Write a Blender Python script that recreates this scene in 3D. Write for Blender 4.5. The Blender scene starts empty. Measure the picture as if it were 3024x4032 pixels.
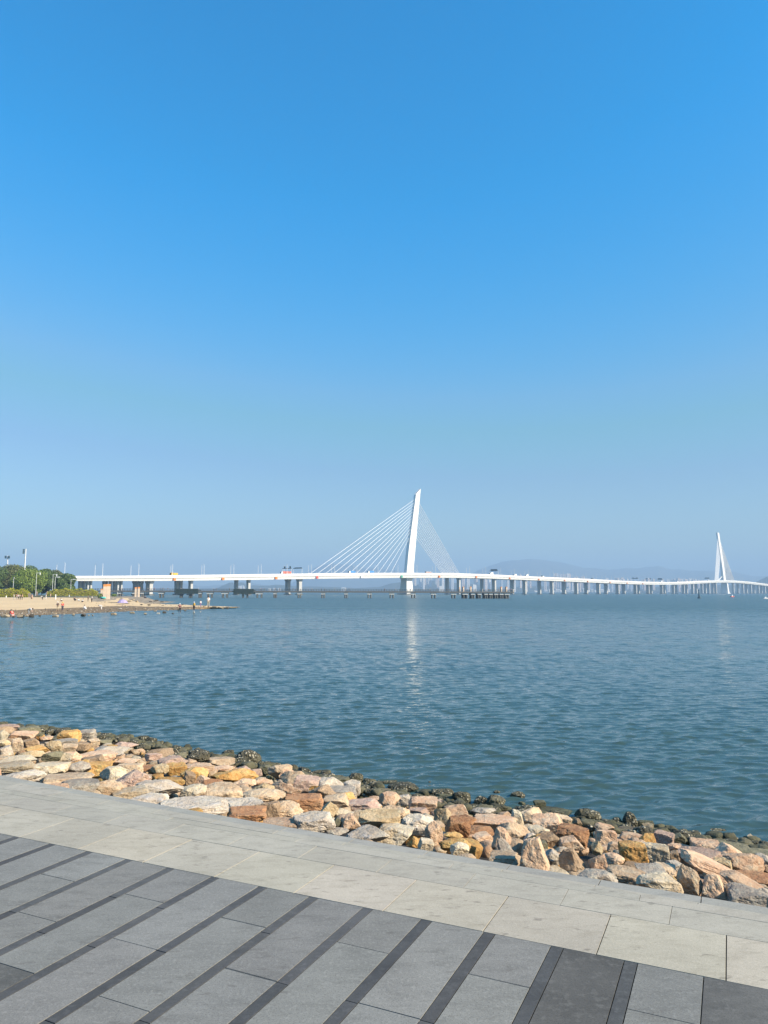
import bpy, bmesh, math, random
import numpy as np
from mathutils import Vector, Matrix
rnd = random.Random(11)
NR = np.random.RandomState(5)
sc = bpy.context.scene
col = sc.collection
R = math.radians

# ------------------------------------------------------------------ camera
F = 2912.0; PW, PH = 3024, 4032
ROLL = R(0.17); PITCH = math.atan((2328 - 2016) / F)
CAM = np.array([0, 0, 4.2])
FW = np.array([0, math.cos(PITCH), math.sin(PITCH)]); RT0 = np.array([1., 0, 0]); UP0 = np.cross(RT0, FW)
RT = RT0 * math.cos(ROLL) + UP0 * math.sin(ROLL); UP = UP0 * math.cos(ROLL) - RT0 * math.sin(ROLL)
def ray(x, y): return FW + RT * ((x - PW / 2) / F) - UP * ((y - PH / 2) / F)
def onz(x, y, z):
    d = ray(x, y); return CAM + d * ((z - CAM[2]) / d[2])
def atd(x, y, D):
    d = ray(x, y); return CAM + d * (D / d[1])
def proj(p):
    v = np.asarray(p) - CAM; k = v @ FW
    return PW / 2 + F * (v @ RT) / k, PH / 2 - F * (v @ UP) / k
cd = bpy.data.cameras.new('camera'); cam = bpy.data.objects.new('camera', cd); col.objects.link(cam)
cam.matrix_world = Matrix(((RT[0], UP[0], -FW[0], 0), (RT[1], UP[1], -FW[1], 0), (RT[2], UP[2], -FW[2], 4.2), (0, 0, 0, 1)))
cd.sensor_width = 36; cd.lens = F / PH * 36; cd.clip_start = 0.05; cd.clip_end = 60000
sc.camera = cam

# ------------------------------------------------------------------ helpers
def tag(o, label=None, cat=None, group=None, kind=None):
    if label: o['label'] = label
    if cat: o['category'] = cat
    if group: o['group'] = group
    if kind: o['kind'] = kind
    return o
def empty(name, loc=(0, 0, 0), rz=0.):
    o = bpy.data.objects.new(name, None); o.empty_display_size = .2
    o.location = loc; o.rotation_euler = (0, 0, rz); col.objects.link(o); return o
def link(name, me, parent=None, loc=None, rz=0.):
    o = bpy.data.objects.new(name, me); col.objects.link(o)
    if parent: o.parent = parent
    if loc is not None: o.location = loc
    if rz: o.rotation_euler = (0, 0, rz)
    return o
def copy_tree(o, parent=None):
    c = o.copy(); col.objects.link(c); c.parent = parent
    for ch in list(o.children): copy_tree(ch, c)
    return c
class MB:
    def __init__(s): s.v = []; s.f = []; s.m = []
    def add(s, vs, fs, mi=0):
        b = len(s.v); s.v += [tuple(map(float, p)) for p in vs]
        for f in fs: s.f.append([b + i for i in f]); s.m.append(mi)
    def hexa(s, p, mi=0):   # 8 points: bottom 4 ccw, top 4 ccw
        s.add(p, [(3, 2, 1, 0), (4, 5, 6, 7), (0, 1, 5, 4), (1, 2, 6, 5), (2, 3, 7, 6), (3, 0, 4, 7)], mi)
    def box(s, c, d, mi=0, rz=0., top=1.):
        x, y, z = [k / 2 for k in d]; ca, sa = math.cos(rz), math.sin(rz); P = []
        for zz, k in ((-z, 1.), (z, top)):
            for a, b in ((-x, -y), (x, -y), (x, y), (-x, y)):
                a *= k; b *= k
                P.append((c[0] + a * ca - b * sa, c[1] + a * sa + b * ca, c[2] + zz))
        s.hexa(P, mi)
    def tube(s, p0, p1, r0, r1=None, n=6, mi=0, cap=True):
        r1 = r0 if r1 is None else r1
        a = Vector(p0); b = Vector(p1); d = (b - a)
        if d.length < 1e-6: return
        d.normalize(); u = d.orthogonal().normalized(); w = d.cross(u); V = []
        for q, r in ((a, r0), (b, r1)):
            for i in range(n):
                t = 2 * math.pi * i / n; V.append(q + (u * math.cos(t) + w * math.sin(t)) * r)
        Fs = [(i, (i + 1) % n, n + (i + 1) % n, n + i) for i in range(n)]
        if cap: Fs += [tuple(range(n - 1, -1, -1)), tuple(range(n, 2 * n))]
        s.add(V, Fs, mi)
    def loft(s, sections, mi=0, closed=True, caps=True):
        n = len(sections[0]); V = [p for sec in sections for p in sec]; Fs = []
        for k in range(len(sections) - 1):
            for i in range(n if closed else n - 1):
                j = (i + 1) % n; Fs.append((k * n + i, k * n + j, (k + 1) * n + j, (k + 1) * n + i))
        if caps: Fs += [tuple(range(n - 1, -1, -1)), tuple(range((len(sections) - 1) * n, len(sections) * n))]
        s.add(V, Fs, mi)
    def mesh(s, name, mats, smooth=False):
        me = bpy.data.meshes.new(name); me.from_pydata(s.v, [], s.f)
        if not isinstance(mats, (list, tuple)): mats = [mats]
        for m in mats: me.materials.append(m)
        me.polygons.foreach_set('material_index', s.m)
        if smooth: me.polygons.foreach_set('use_smooth', [True] * len(s.f))
        me.update(); return me
    def build(s, name, mats, parent=None, smooth=False, loc=None, rz=0.):
        return link(name, s.mesh(name, mats, smooth), parent, loc, rz)
def npmesh(name, V, Fq, mats, smooth=True):
    me = bpy.data.meshes.new(name); V = np.ascontiguousarray(V, dtype=np.float32); Fq = np.ascontiguousarray(Fq, dtype=np.int32); n = Fq.shape[1]
    me.vertices.add(len(V)); me.vertices.foreach_set('co', V.ravel()); me.loops.add(Fq.size); me.loops.foreach_set('vertex_index', Fq.ravel())
    me.polygons.add(len(Fq)); me.polygons.foreach_set('loop_start', np.arange(0, Fq.size, n, dtype=np.int32)); me.polygons.foreach_set('use_smooth', np.full(len(Fq), smooth))
    for m in (mats if isinstance(mats, (list, tuple)) else [mats]): me.materials.append(m)
    me.update(calc_edges=True); me.validate(); return me
# vectorised gradient noise
_perm = NR.permutation(256); _perm = np.concatenate([_perm, _perm, _perm])
_grad = NR.normal(size=(256, 3)); _grad /= np.linalg.norm(_grad, axis=1)[:, None]
def noise3(p):
    p = np.asarray(p, float); i = np.floor(p).astype(int); f = p - i; i &= 255
    u = f * f * f * (f * (f * 6 - 15) + 10); out = 0
    for dx in (0, 1):
        for dy in (0, 1):
            for dz in (0, 1):
                h = _perm[_perm[_perm[i[:, 0] + dx] + i[:, 1] + dy] + i[:, 2] + dz]
                g = (_grad[h] * (f - np.array([dx, dy, dz]))).sum(1)
                w = (u[:, 0] if dx else 1 - u[:, 0]) * (u[:, 1] if dy else 1 - u[:, 1]) * (u[:, 2] if dz else 1 - u[:, 2])
                out = out + g * w
    return out
def fbm(p, oct=4, gain=.5):
    a = 1; s = 0; q = np.asarray(p, float)
    for _ in range(oct): s = s + a * noise3(q); a *= gain; q = q * 2.03 + 17.3
    return s

# ------------------------------------------------------------------ materials
def mat(name):
    m = bpy.data.materials.new(name); m.use_nodes = True; nt = m.node_tree
    return m, nt, nt.nodes['Principled BSDF']
def N(nt, t, **kw):
    n = nt.nodes.new(t)
    for k, v in kw.items():
        if k.startswith('i_'): n.inputs[k[2:].replace('_', ' ')].default_value = v
        else: setattr(n, k, v)
    return n
def L(nt, a, b): nt.links.new(a, b)
def c4(c): return (c[0], c[1], c[2], 1)
def mixc(nt, fac, a, b, blend='MIX'):
    n = nt.nodes.new('ShaderNodeMix'); n.data_type = 'RGBA'; n.blend_type = blend
    for s, v in ((n.inputs[0], fac), (n.inputs[6], a), (n.inputs[7], b)):
        if isinstance(v, (int, float)): s.default_value = v
        elif isinstance(v, tuple): s.default_value = c4(v)
        else: L(nt, v, s)
    return n.outputs[2]
def ramp(nt, fac, lo, hi):
    n = nt.nodes.new('ShaderNodeMapRange'); n.inputs[1].default_value = lo; n.inputs[2].default_value = hi
    L(nt, fac, n.inputs[0]); return n.outputs[0]
def noise(nt, vec, scale, detail=4, rough=.55):
    n = N(nt, 'ShaderNodeTexNoise'); n.inputs['Scale'].default_value = scale; n.inputs['Detail'].default_value = detail
    n.inputs['Roughness'].default_value = rough
    if vec is not None: L(nt, vec, n.inputs['Vector'])
    return n
def plain(name, c, rough=.6, var=.12, scale=2., metal=0., bump=0.):
    m, nt, b = mat(name); tc = N(nt, 'ShaderNodeTexCoord')
    nz = noise(nt, tc.outputs['Object'], scale, 4)
    f = ramp(nt, nz.outputs[0], .3, .7)
    L(nt, mixc(nt, f, tuple(k * (1 - var) for k in c), tuple(min(1, k * (1 + var)) for k in c)), b.inputs['Base Color'])
    b.inputs['Roughness'].default_value = rough; b.inputs['Metallic'].default_value = metal
    if bump:
        bp = N(nt, 'ShaderNodeBump'); bp.inputs['Strength'].default_value = bump; bp.inputs['Distance'].default_value = .05
        L(nt, nz.outputs[0], bp.inputs['Height']); L(nt, bp.outputs[0], b.inputs['Normal'])
    return m
def rockmat(name, a, b2, stain, oyster=0., tide=True, stain_amt=.5):
    m, nt, b = mat(name)
    tc = N(nt, 'ShaderNodeTexCoord'); oi = N(nt, 'ShaderNodeObjectInfo'); geo = N(nt, 'ShaderNodeNewGeometry')
    sc_ = N(nt, 'ShaderNodeVectorMath', operation='SCALE'); sc_.inputs[0].default_value = (37, 53, 71); L(nt, oi.outputs['Random'], sc_.inputs[3])
    ad = N(nt, 'ShaderNodeVectorMath', operation='ADD'); L(nt, tc.outputs['Object'], ad.inputs[0]); L(nt, sc_.outputs[0], ad.inputs[1])
    v = ad.outputs[0]
    n1 = noise(nt, v, 4.5, 6, .62); n2 = noise(nt, v, 2.3, 5, .6); n3 = noise(nt, v, 42, 3, .6); n4 = noise(nt, v, 14, 6, .7)
    c = mixc(nt, ramp(nt, n1.outputs[0], .42, .58), a, b2)
    st = N(nt, 'ShaderNodeMath', operation='MULTIPLY'); L(nt, ramp(nt, n2.outputs[0], .5, .68), st.inputs[0]); st.inputs[1].default_value = stain_amt
    c = mixc(nt, st.outputs[0], c, stain)
    sp = N(nt, 'ShaderNodeMath', operation='MULTIPLY'); L(nt, ramp(nt, n3.outputs[0], .52, .68), sp.inputs[0]); sp.inputs[1].default_value = .3
    c = mixc(nt, sp.outputs[0], c, (.13, .10, .085))
    hv = N(nt, 'ShaderNodeMath', operation='MULTIPLY'); L(nt, ramp(nt, n4.outputs[0], .5, .66), hv.inputs[0]); hv.inputs[1].default_value = .4
    c = mixc(nt, hv.outputs[0], c, tuple(min(.8, k * 1.5 + .05) for k in a))
    hsv = N(nt, 'ShaderNodeHueSaturation'); L(nt, c, hsv.inputs['Color'])
    vr = N(nt, 'ShaderNodeMapRange'); L(nt, oi.outputs['Random'], vr.inputs[0]); vr.inputs[3].default_value = .60; vr.inputs[4].default_value = .90
    L(nt, vr.outputs[0], hsv.inputs['Value']); c = hsv.outputs[0]
    h = N(nt, 'ShaderNodeMath', operation='ADD'); L(nt, n4.outputs[0], h.inputs[0])
    h3 = N(nt, 'ShaderNodeMath', operation='MULTIPLY'); L(nt, n3.outputs[0], h3.inputs[0]); h3.inputs[1].default_value = .22; L(nt, h3.outputs[0], h.inputs[1])
    height = h.outputs[0]
    if oyster:
        vo = N(nt, 'ShaderNodeTexVoronoi'); vo.inputs['Scale'].default_value = 17; L(nt, v, vo.inputs['Vector'])
        wn = N(nt, 'ShaderNodeSeparateColor'); L(nt, vo.outputs['Color'], wn.inputs[0])
        sel = ramp(nt, wn.outputs[0], 1 - oyster, 1 - oyster + .08)
        near = ramp(nt, vo.outputs['Distance'], .55, .3)
        ms = N(nt, 'ShaderNodeMath', operation='MULTIPLY'); L(nt, sel, ms.inputs[0]); L(nt, near, ms.inputs[1])
        pat = N(nt, 'ShaderNodeMath', operation='MULTIPLY'); L(nt, ms.outputs[0], pat.inputs[0]); L(nt, ramp(nt, n2.outputs[0], .4, .52), pat.inputs[1])
        c = mixc(nt, pat.outputs[0], c, (.60, .54, .40))
        hh = N(nt, 'ShaderNodeMath', operation='ADD'); L(nt, height, hh.inputs[0])
        m2 = N(nt, 'ShaderNodeMath', operation='MULTIPLY'); L(nt, near, m2.inputs[0]); m2.inputs[1].default_value = 1.2
        L(nt, m2.outputs[0], hh.inputs[1]); height = hh.outputs[0]
    if tide:
        sx = N(nt, 'ShaderNodeSeparateXYZ'); L(nt, geo.outputs['Position'], sx.inputs[0])
        off = N(nt, 'ShaderNodeMath', operation='MULTIPLY_ADD'); L(nt, n2.outputs[0], off.inputs[0]); off.inputs[1].default_value = .9; L(nt, sx.outputs['Z'], off.inputs[2])
        wet = ramp(nt, off.outputs[0], .84, .56)
        alg = mixc(nt, ramp(nt, n1.outputs[0], .4, .6), (.035, .036, .022), (.12, .115, .062))
        wm = N(nt, 'ShaderNodeMath', operation='MULTIPLY'); L(nt, wet, wm.inputs[0]); wm.inputs[1].default_value = .5 if oyster else .88
        c = mixc(nt, wm.outputs[0], c, alg)
    L(nt, c, b.inputs['Base Color']); b.inputs['Roughness'].default_value = .8
    b.inputs['Specular IOR Level'].default_value = .3
    bp = N(nt, 'ShaderNodeBump'); bp.inputs['Strength'].default_value = .9; bp.inputs['Distance'].default_value = .04
    L(nt, height, bp.inputs['Height']); L(nt, bp.outputs[0], b.inputs['Normal'])
    return m
RM = {
 'W': rockmat('granite_pale', (.82, .70, .53), (.66, .54, .41), (.40, .31, .22)),
 'C': rockmat('rock_cream', (.80, .67, .46), (.70, .55, .36), (.48, .29, .14)),
 'P': rockmat('rock_pink', (.86, .58, .37), (.72, .44, .27), (.60, .42, .28)),
 'O': rockmat('rock_ochre', (.78, .47, .18), (.66, .34, .10), (.36, .17, .06)),
 'R': rockmat('rock_rust', (.58, .31, .15), (.44, .21, .10), (.24, .12, .06)),
 'B': rockmat('rock_brown', (.52, .36, .22), (.40, .27, .16), (.18, .12, .08)),
 'M': rockmat('rock_mauve', (.68, .47, .35), (.56, .37, .28), (.38, .28, .22)),
 'G': rockmat('rock_grey', (.62, .52, .40), (.46, .38, .30), (.26, .22, .18)),
 'Y': rockmat('rock_straw', (.76, .57, .34), (.64, .46, .25), (.42, .28, .14)),
 'T': rockmat('rock_tan', (.80, .59, .38), (.66, .46, .29), (.42, .29, .18)),
 'V': rockmat('rock_olive', (.27, .24, .145), (.20, .185, .115), (.10, .098, .06)),
 'K': rockmat('rock_oyster', (.11, .10, .065), (.17, .15, .10), (.05, .05, .034), oyster=.62),
}
RNAME = dict(W='pale grey', C='cream', P='pink', O='ochre', R='rust red', B='brown', M='mauve', G='grey', Y='straw yellow', T='tan', V='olive', K='oyster crusted')

# ------------------------------------------------------------------ promenade
ZP = 2.6
_a = onz(0, 3281.5, ZP)[:2]; _b = onz(3024, 3896, ZP)[:2]
PU = (_b - _a) / np.linalg.norm(_b - _a); PV = np.array([-PU[1], PU[0]]); P0 = _a
def uvw(u, v, z=ZP):
    p = P0 + PU * u + PV * v; return (p[0], p[1], z)
def to_uv(p):
    d = np.asarray(p)[:2] - P0; return float(d @ PU), float(d @ PV)
def vout(u): return float(np.interp(u, [-12, -1.42, -.09, 1.34, 3.02, 4.55, 14], [2.1, 1.10, 1.026, .968, .936, .91, .80]))

def stone_mat(name, base, blot, speck_amt, warm=(.0, .0, .0), pores=.4, stains=.35, grain=60):
    m, nt, b = mat(name); tc = N(nt, 'ShaderNodeTexCoord'); at = N(nt, 'ShaderNodeVertexColor'); at.layer_name = 'tone'
    v = tc.outputs['Object']
    mp = N(nt, 'ShaderNodeMapping'); mp.inputs['Rotation'].default_value = (0, 0, -R(25)); mp.inputs['Scale'].default_value = (1, 2.6, 1); L(nt, v, mp.inputs[0])
    n1 = noise(nt, v, 2.2, 5, .6); n2 = noise(nt, v, 150, 3, .7); n3 = noise(nt, mp.outputs[0], 5, 5, .65); n4 = noise(nt, v, grain, 4, .65); n5 = noise(nt, mp.outputs[0], 11, 4, .55)
    c = mixc(nt, ramp(nt, n1.outputs[0], .32, .68), tuple(k * (1 - blot) for k in base), tuple(k * (1 + blot) for k in base))
    c = mixc(nt, ramp(nt, n3.outputs[0], .48, .75), c, tuple(k * .74 + w for k, w in zip(base, warm)))
    f = N(nt, 'ShaderNodeMath', operation='MULTIPLY'); L(nt, ramp(nt, n2.outputs[0], .5, .66), f.inputs[0]); f.inputs[1].default_value = speck_amt
    c = mixc(nt, f.outputs[0], c, tuple(k * .42 for k in base))
    f2 = N(nt, 'ShaderNodeMath', operation='MULTIPLY'); L(nt, ramp(nt, n4.outputs[0], .52, .7), f2.inputs[0]); f2.inputs[1].default_value = pores
    c = mixc(nt, f2.outputs[0], c, tuple(min(.8, k * 1.4) for k in base))
    f3 = N(nt, 'ShaderNodeMath', operation='MULTIPLY'); L(nt, ramp(nt, n5.outputs[0], .62, .70), f3.inputs[0]); f3.inputs[1].default_value = stains
    c = mixc(nt, f3.outputs[0], c, (.10, .085, .07))
    c = mixc(nt, 1., c, at.outputs[0], 'MULTIPLY')
    L(nt, c, b.inputs['Base Color']); b.inputs['Roughness'].default_value = .78; b.inputs['Specular IOR Level'].default_value = .3
    bp = N(nt, 'ShaderNodeBump'); bp.inputs['Strength'].default_value = .3; bp.inputs['Distance'].default_value = .004
    L(nt, n4.outputs[0], bp.inputs['Height']); L(nt, bp.outputs[0], b.inputs['Normal'])
    return m
M_pale = stone_mat('granite_light', (.505, .455, .36), .10, .4, (.015, .01, 0), .3, .45)
M_cope = stone_mat('granite_coping', (.47, .435, .355), .08, .35, (0, 0, 0), .3, .35)
M_edge = stone_mat('granite_edge', (.40, .385, .335), .08, .35, (0, 0, 0), .3, .2)
M_grey = stone_mat('granite_mid', (.262, .256, .232), .13, .65, (.0, .0, .0), .6, .28)
M_dark = stone_mat('granite_dark', (.135, .131, .12), .24, .6, (0, 0, 0), .75, .1, 34)
M_bar = stone_mat('granite_strip', (.098, .098, .097), .2, .45, (0, 0, 0), .7, .1, 34)
M_joint = plain('joint_dirt', (.055, .048, .042), .9)
class Slabs(MB):
    def __init__(s): super().__init__(); s.t = []
    def slab(s, u0, u1, v0, v1, mi, tone, z=ZP, g=.0026, vo=None, th=.014):
        # vo: function v(u) for a curved outer side
        dz = [rnd.uniform(-.0005, .0005) for _ in range(4)]
        n = 1 if vo is None else 6
        us = [u0 + g + (u1 - u0 - 2 * g) * i / n for i in range(n + 1)]
        lo = [uvw(u, v0 + g, z + dz[0]) for u in us]; hi = [uvw(u, (v1 if vo is None else vo(u)) - g, z + dz[1]) for u in us]
        top = lo + hi[::-1]; b = .0006
        k = len(top); cx = np.mean(np.array(top), 0)
        def shr(p, d):
            w = np.array(p) - cx; l = np.linalg.norm(w[:2]); w[:2] *= (1 - d / max(l, .01)); return cx + w
        inner = [tuple(shr(p, b)) for p in top]; outer = [(p[0], p[1], p[2] - b) for p in top]; bot = [(p[0], p[1], p[2] - th) for p in top]
        nf = len(s.f)
        s.add(inner + outer + bot, [tuple(range(k))] + [(i + k, (i + 1) % k + k, (i + 1) % k, i) for i in range(k)] + [(i + 2 * k, (i + 1) % k + 2 * k, (i + 1) % k + k, i + k) for i in range(k)], mi)
        s.t += [tone] * (len(s.f) - nf)
    def done(s, name, mats):
        o = s.build(name, mats); me = o.data
        ca = me.color_attributes.new('tone', 'FLOAT_COLOR', 'CORNER')
        buf = []
        for p, t in zip(me.polygons, s.t): buf += [t[0], t[1], t[2], 1] * p.loop_total
        ca.data.foreach_set('color', buf); return o
def tone(a=.06, h=.02):
    k = .8 * (1 + rnd.uniform(-a, a)); return (k * (1 + rnd.uniform(-h, h)), k, k * (1 + rnd.uniform(-h, h)))
U0, U1 = -4.6, 8.2
# grey paving of planks and narrow dark strips
S = Slabs(); PITCHU = .3185; BW = .056; ub0 = .137
joints = {}
for px, py in [(570, 3537), (512, 3711), (226, 3455), (145, 3609), (54, 3808), (1422, 3730), (1030, 3649), (1042, 3851), (1524, 3978), (1928, 3854), (2049, 3880), (2580, 3997), (470, 3946), (940, 3826), (940, 3627)]:
    u, v = to_uv(onz(px, py, ZP)); k = math.floor((u - ub0) / PITCHU); joints.setdefault(k, []).append(v)
for k in range(int((U0 - ub0) / PITCHU) - 1, int((U1 - ub0) / PITCHU) + 1):
    a = ub0 + k * PITCHU; b = a + BW; c = a + PITCHU
    if k == 13: b = a          # here a plain joint instead of a strip
    js = sorted([0.] + joints.get(k, []), reverse=True)
    while js[-1] > -3.2:
        js.append(js[-1] - rnd.choice([.62, .78, .9, 1.0]))
    if k == 11: js = [0., -.78, -1.7, -2.6, -3.4]
    for i in range(len(js) - 1):
        dark = (k == 11 and i < 1) or k == 13 or (k == 14) or (k == 4 and i == len(joints.get(4, [])) and len(joints.get(4, [])) > 0) or (rnd.random() < .07 and js[i] < -1.2)
        S.slab(b, c, js[i + 1], js[i], 1 if dark else 0, tone(.09, .012), g=.0022)
    if b > a:
        v = 0.
        while v > -3.2:
            w = v - rnd.choice([.45, .6, .8]); S.slab(a, b, w, v, 2, tone(.16, .015), g=.0022); v = w
pv = S.done('pavement', [M_grey, M_dark, M_bar]); tag(pv, 'grey granite plank paving with narrow dark strips across it', None, None, 'structure')
# pale border and coping
S = Slabs(); J0 = 1.747; JP = .523
def row(v0, v1, off, step, mi, ta, vo=None, z=ZP):
    k0 = int((U0 - J0) / step) - 1; k1 = int((U1 - J0) / step) + 2
    for k in range(k0, k1): S.slab(J0 + off + k * step, J0 + off + (k + 1) * step, v0, v1, mi, tone(*ta), z=z, vo=vo, g=.0012 if v0 > .1 else .0024)
row(0, .455, 0, JP, 0, (.06, .02))
row(.455, .685, .27, JP, 1, (.05, .01))
row(.685, .77, .1, 1.05, 1, (.05, .01))
row(.77, 1., .4, .52, 1, (.04, .01), vo=lambda u: vout(u) - .12)
kb = S.done('kerb', [M_pale, M_cope]); tag(kb, 'pale granite border and coping along the promenade edge', None, None, 'structure')
# rounded outer nose of the coping
S = Slabs(); k = 0; u = U0
while u < U1:
    n = 6; secs = []
    for i in range(n + 1):
        uu = u + .0025 + (.52 - .005) * i / n; vo_ = vout(uu); sec = []
        for dv, dz in ((-.1175, -.003), (-.02, -.006), (-.004, -.010), (0, -.03), (.002, -.34), (-.1175, -.34)): sec.append(uvw(uu, vo_ + dv, ZP + dz))
        secs.append(sec)
    nf = len(S.f); S.loft(secs, 0); S.t += [tone(.05, .01)] * (len(S.f) - nf); u += .52
nose = S.done('kerb_nose', [M_edge]); nose.parent = kb
b_ = MB()
us = np.linspace(U0 - 1, U1 + 1, 40)
b_.loft([[uvw(u, -4.2, ZP - .0011), uvw(u, vout(u) - .03, ZP - .014), uvw(u, vout(u) - .03, ZP - 1.2), uvw(u, -4.2, ZP - 1.2)] for u in us])
base = b_.build('ground', M_joint); tag(base, 'dark mortar bed under the promenade paving', None, None, 'structure')

# ------------------------------------------------------------------ embankment slope and rocks
VW = 12.2
def vwat(u): return float(np.interp(u, [-16, -11.4, -7.2, -3.6, -.35, 2.1, 4.85], [12.7, 12.7, 12.0, 11.2, 10.5, 10.5, 10.5]))
def zslope(u, v):
    v0 = vout(u); w_ = vwat(u); return 2.42 - (v - v0) * (2.42 / (w_ - v0)) - max(0, v - w_) * .02
def on_slope(px, py, water=True):
    d = ray(px, py); t = .5
    for _ in range(4000):
        p = CAM + d * t; u, v = to_uv(p)
        if v > .3 and (p[2] < zslope(u, v) or (water and p[2] < -.02)): return p
        t += .01
    return p
M_slope = rockmat('rubble_gap_shade', (.045, .037, .03), (.032, .027, .022), (.02, .018, .015))  # rubble colour darkened to paint shade into the gaps between boulders
nu, nv = 120, 70; V = []; Fs = []
for i in range(nu):
    u = -26 + 44 * i / (nu - 1)
    for j in range(nv):
        v0 = vout(u); v = v0 - .03 + (17 - v0) * j / (nv - 1); V.append(uvw(u, v, zslope(u, v)))
V = np.array(V); V[:, 2] += .10 * fbm(V * 2.2, 3) - .12
for i in range(nu - 1):
    for j in range(nv - 1): a = i * nv + j; Fs.append((a, a + nv, a + nv + 1, a + 1))
o = link('embankment', npmesh('embankment', V, Fs, M_slope)); tag(o, 'rubble slope under the boulders, coloured dark as gap shade', None, None, 'structure')

_ico = {}
def ico(n):
    if n not in _ico:
        bm = bmesh.new(); bmesh.ops.create_icosphere(bm, subdivisions=n, radius=1)
        _ico[n] = (np.array([v.co[:] for v in bm.verts]), np.array([[v.index for v in f.verts] for f in bm.faces])); bm.free()
    return _ico[n]
def rock_verts(seed, w, d, h, sub=5, blocky=.5, rough=1., lumpy=False):
    rs = np.random.RandomState(seed); D, Fs = ico(sub)
    npl = rs.randint(9, 14)
    n = rs.normal(size=(npl, 3)); n /= np.linalg.norm(n, axis=1)[:, None]; off = rs.uniform(.58, .95, npl)
    if blocky > .3:      # three roughly orthogonal pairs give slabs and cubes
        Q, _ = np.linalg.qr(np.eye(3) + rs.normal(size=(3, 3)) * .28 * (1.3 - blocky)); n = np.vstack([n, Q, -Q]); off = np.concatenate([off + .12, rs.uniform(.56, .74, 6)])
    if lumpy: off = off * .5 + .5
    else:      # small chips knocked off the edges
        n2 = rs.normal(size=(26, 3)); n2 /= np.linalg.norm(n2, axis=1)[:, None]; n = np.vstack([n, n2]); off = np.concatenate([off, rs.uniform(.84, 1.12, 26)])
    dots = np.maximum(D @ n.T, 1e-4); rr = off[None] / dots; rr = np.where(D @ n.T > .02, rr, 9.)
    k = 70. if not lumpy else 8.
    r = -np.log(np.exp(-k * rr).sum(1) + np.exp(-k * (1.4 if not lumpy else 1.06))) / k
    P = D * r[:, None]
    s = rs.uniform(0, 90, 3)
    rg = 1 - np.abs(fbm(P * 1.5 + s, 3)) * 2
    P *= (1 + rough * (.065 * fbm(P * 2.1 + s, 6, .6) + .05 * rg))[:, None]
    if lumpy: P *= (1 + .13 * np.abs(fbm(P * 5 + s, 3)))[:, None]
    # cracks
    cr = np.abs(noise3(P * 1.7 + s[::-1])); P *= (1 - .045 * rough * np.exp(-(cr / .03) ** 2))[:, None]
    lo, hi = P.min(0), P.max(0)
    P = (P - (lo + hi) / 2) / ((hi - lo) / 2) * np.array([w, d, h]) / 2
    return P, Fs
ROCKS = []
def zoomlist(ox, oy, s, txt):
    for it in txt.split(';'):
        it = it.split()
        if len(it) < 5: continue
        x0, y0, x1, y1 = [float(k) for k in it[:4]]
        ROCKS.append((ox + x0 / s, oy + y0 / s, ox + x1 / s, oy + y1 / s, it[4], it[5] if len(it) > 5 else ''))
zoomlist(0, 2840, 3.318, """0 310 160 480 W;0 500 430 650 C;-40 620 530 830 W;450 515 880 690 C s;870 515 1170 720 G;540 660 1170 880 T s;770 750 1250 960 G;1090 520 1440 730 O;1310 575 1659 790 C;1220 760 1580 980 T;560 380 800 530 V;270 360 560 500 Y;0 440 440 540 C s;280 215 480 340 B;330 300 620 430 O;600 240 800 420 Y;160 220 290 380 T;100 100 460 260 P;-60 100 100 260 C;0 20 250 120 M;260 50 520 150 V;530 80 600 145 V;600 100 740 165 K;760 75 910 150 K;930 110 1040 200 K;700 150 1030 230 V s;560 190 680 240 P;800 280 1000 400 T;990 265 1170 375 B;720 215 990 330 G s;1040 170 1220 225 K w;1360 170 1640 240 K w;1050 115 1130 150 K w;1130 215 1300 330 T;1280 225 1450 310 V;1220 285 1659 470 W s;1390 300 1520 370 O;830 380 1060 520 P;960 370 1490 550 P s;1510 265 1659 360 M;740 400 940 540 C;420 130 560 200 V;-60 230 120 340 Y;-60 -10 90 60 V""")
zoomlist(450, 2880, 3.318, """10 120 300 250 M;320 50 470 160 K w;430 210 760 340 B;760 230 840 330 K;960 245 1230 400 K;810 265 975 350 V;410 275 610 385 M;300 180 410 240 K;710 345 950 440 M;1190 315 1560 440 T;670 405 930 570 O;480 415 700 560 Y;0 340 320 450 P;210 430 520 520 R;0 455 180 650 C;40 490 450 740 M;310 595 900 860 W;0 725 430 890 C;230 800 690 970 W s;550 590 900 730 O;870 690 1200 910 C;1150 660 1659 950 T r;630 860 1480 1090 W s;1100 620 1400 790 R;1280 490 1650 670 O;900 520 1060 700 B;1040 570 1240 720 P;920 410 1280 530 P;1280 430 1560 510 P;1030 490 1200 600 G;1380 860 1659 1010 W s;660 310 760 420 T""")
zoomlist(900, 2940, 3.318, """100 35 410 280 K rw;380 190 480 290 K;660 270 835 430 P;0 270 370 470 O;170 520 720 740 T r;0 665 440 880 W s;-10 790 490 985 R s;440 720 670 950 B;540 700 960 960 T;470 950 880 1060 P s;870 870 1360 1110 W;750 620 1220 840 R;560 430 940 690 P;860 440 1030 540 P;1060 500 1260 650 O;1140 590 1380 740 P;1230 515 1659 670 G s;1380 580 1659 760 O;1220 715 1430 930 Y;1310 800 1620 940 C;1270 1055 1560 1150 G;1430 890 1720 1090 P;1370 920 1480 1070 V;820 310 1000 410 V;1000 370 1170 470 V;1250 375 1570 510 V s;440 245 580 350 V;570 250 700 340 V;280 280 440 390 M;110 250 280 350 M;80 400 350 520 P;330 400 560 510 P;1440 440 1659 520 P;870 265 1010 320 K w;1090 300 1250 350 K w;890 380 1080 480 M""")
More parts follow.
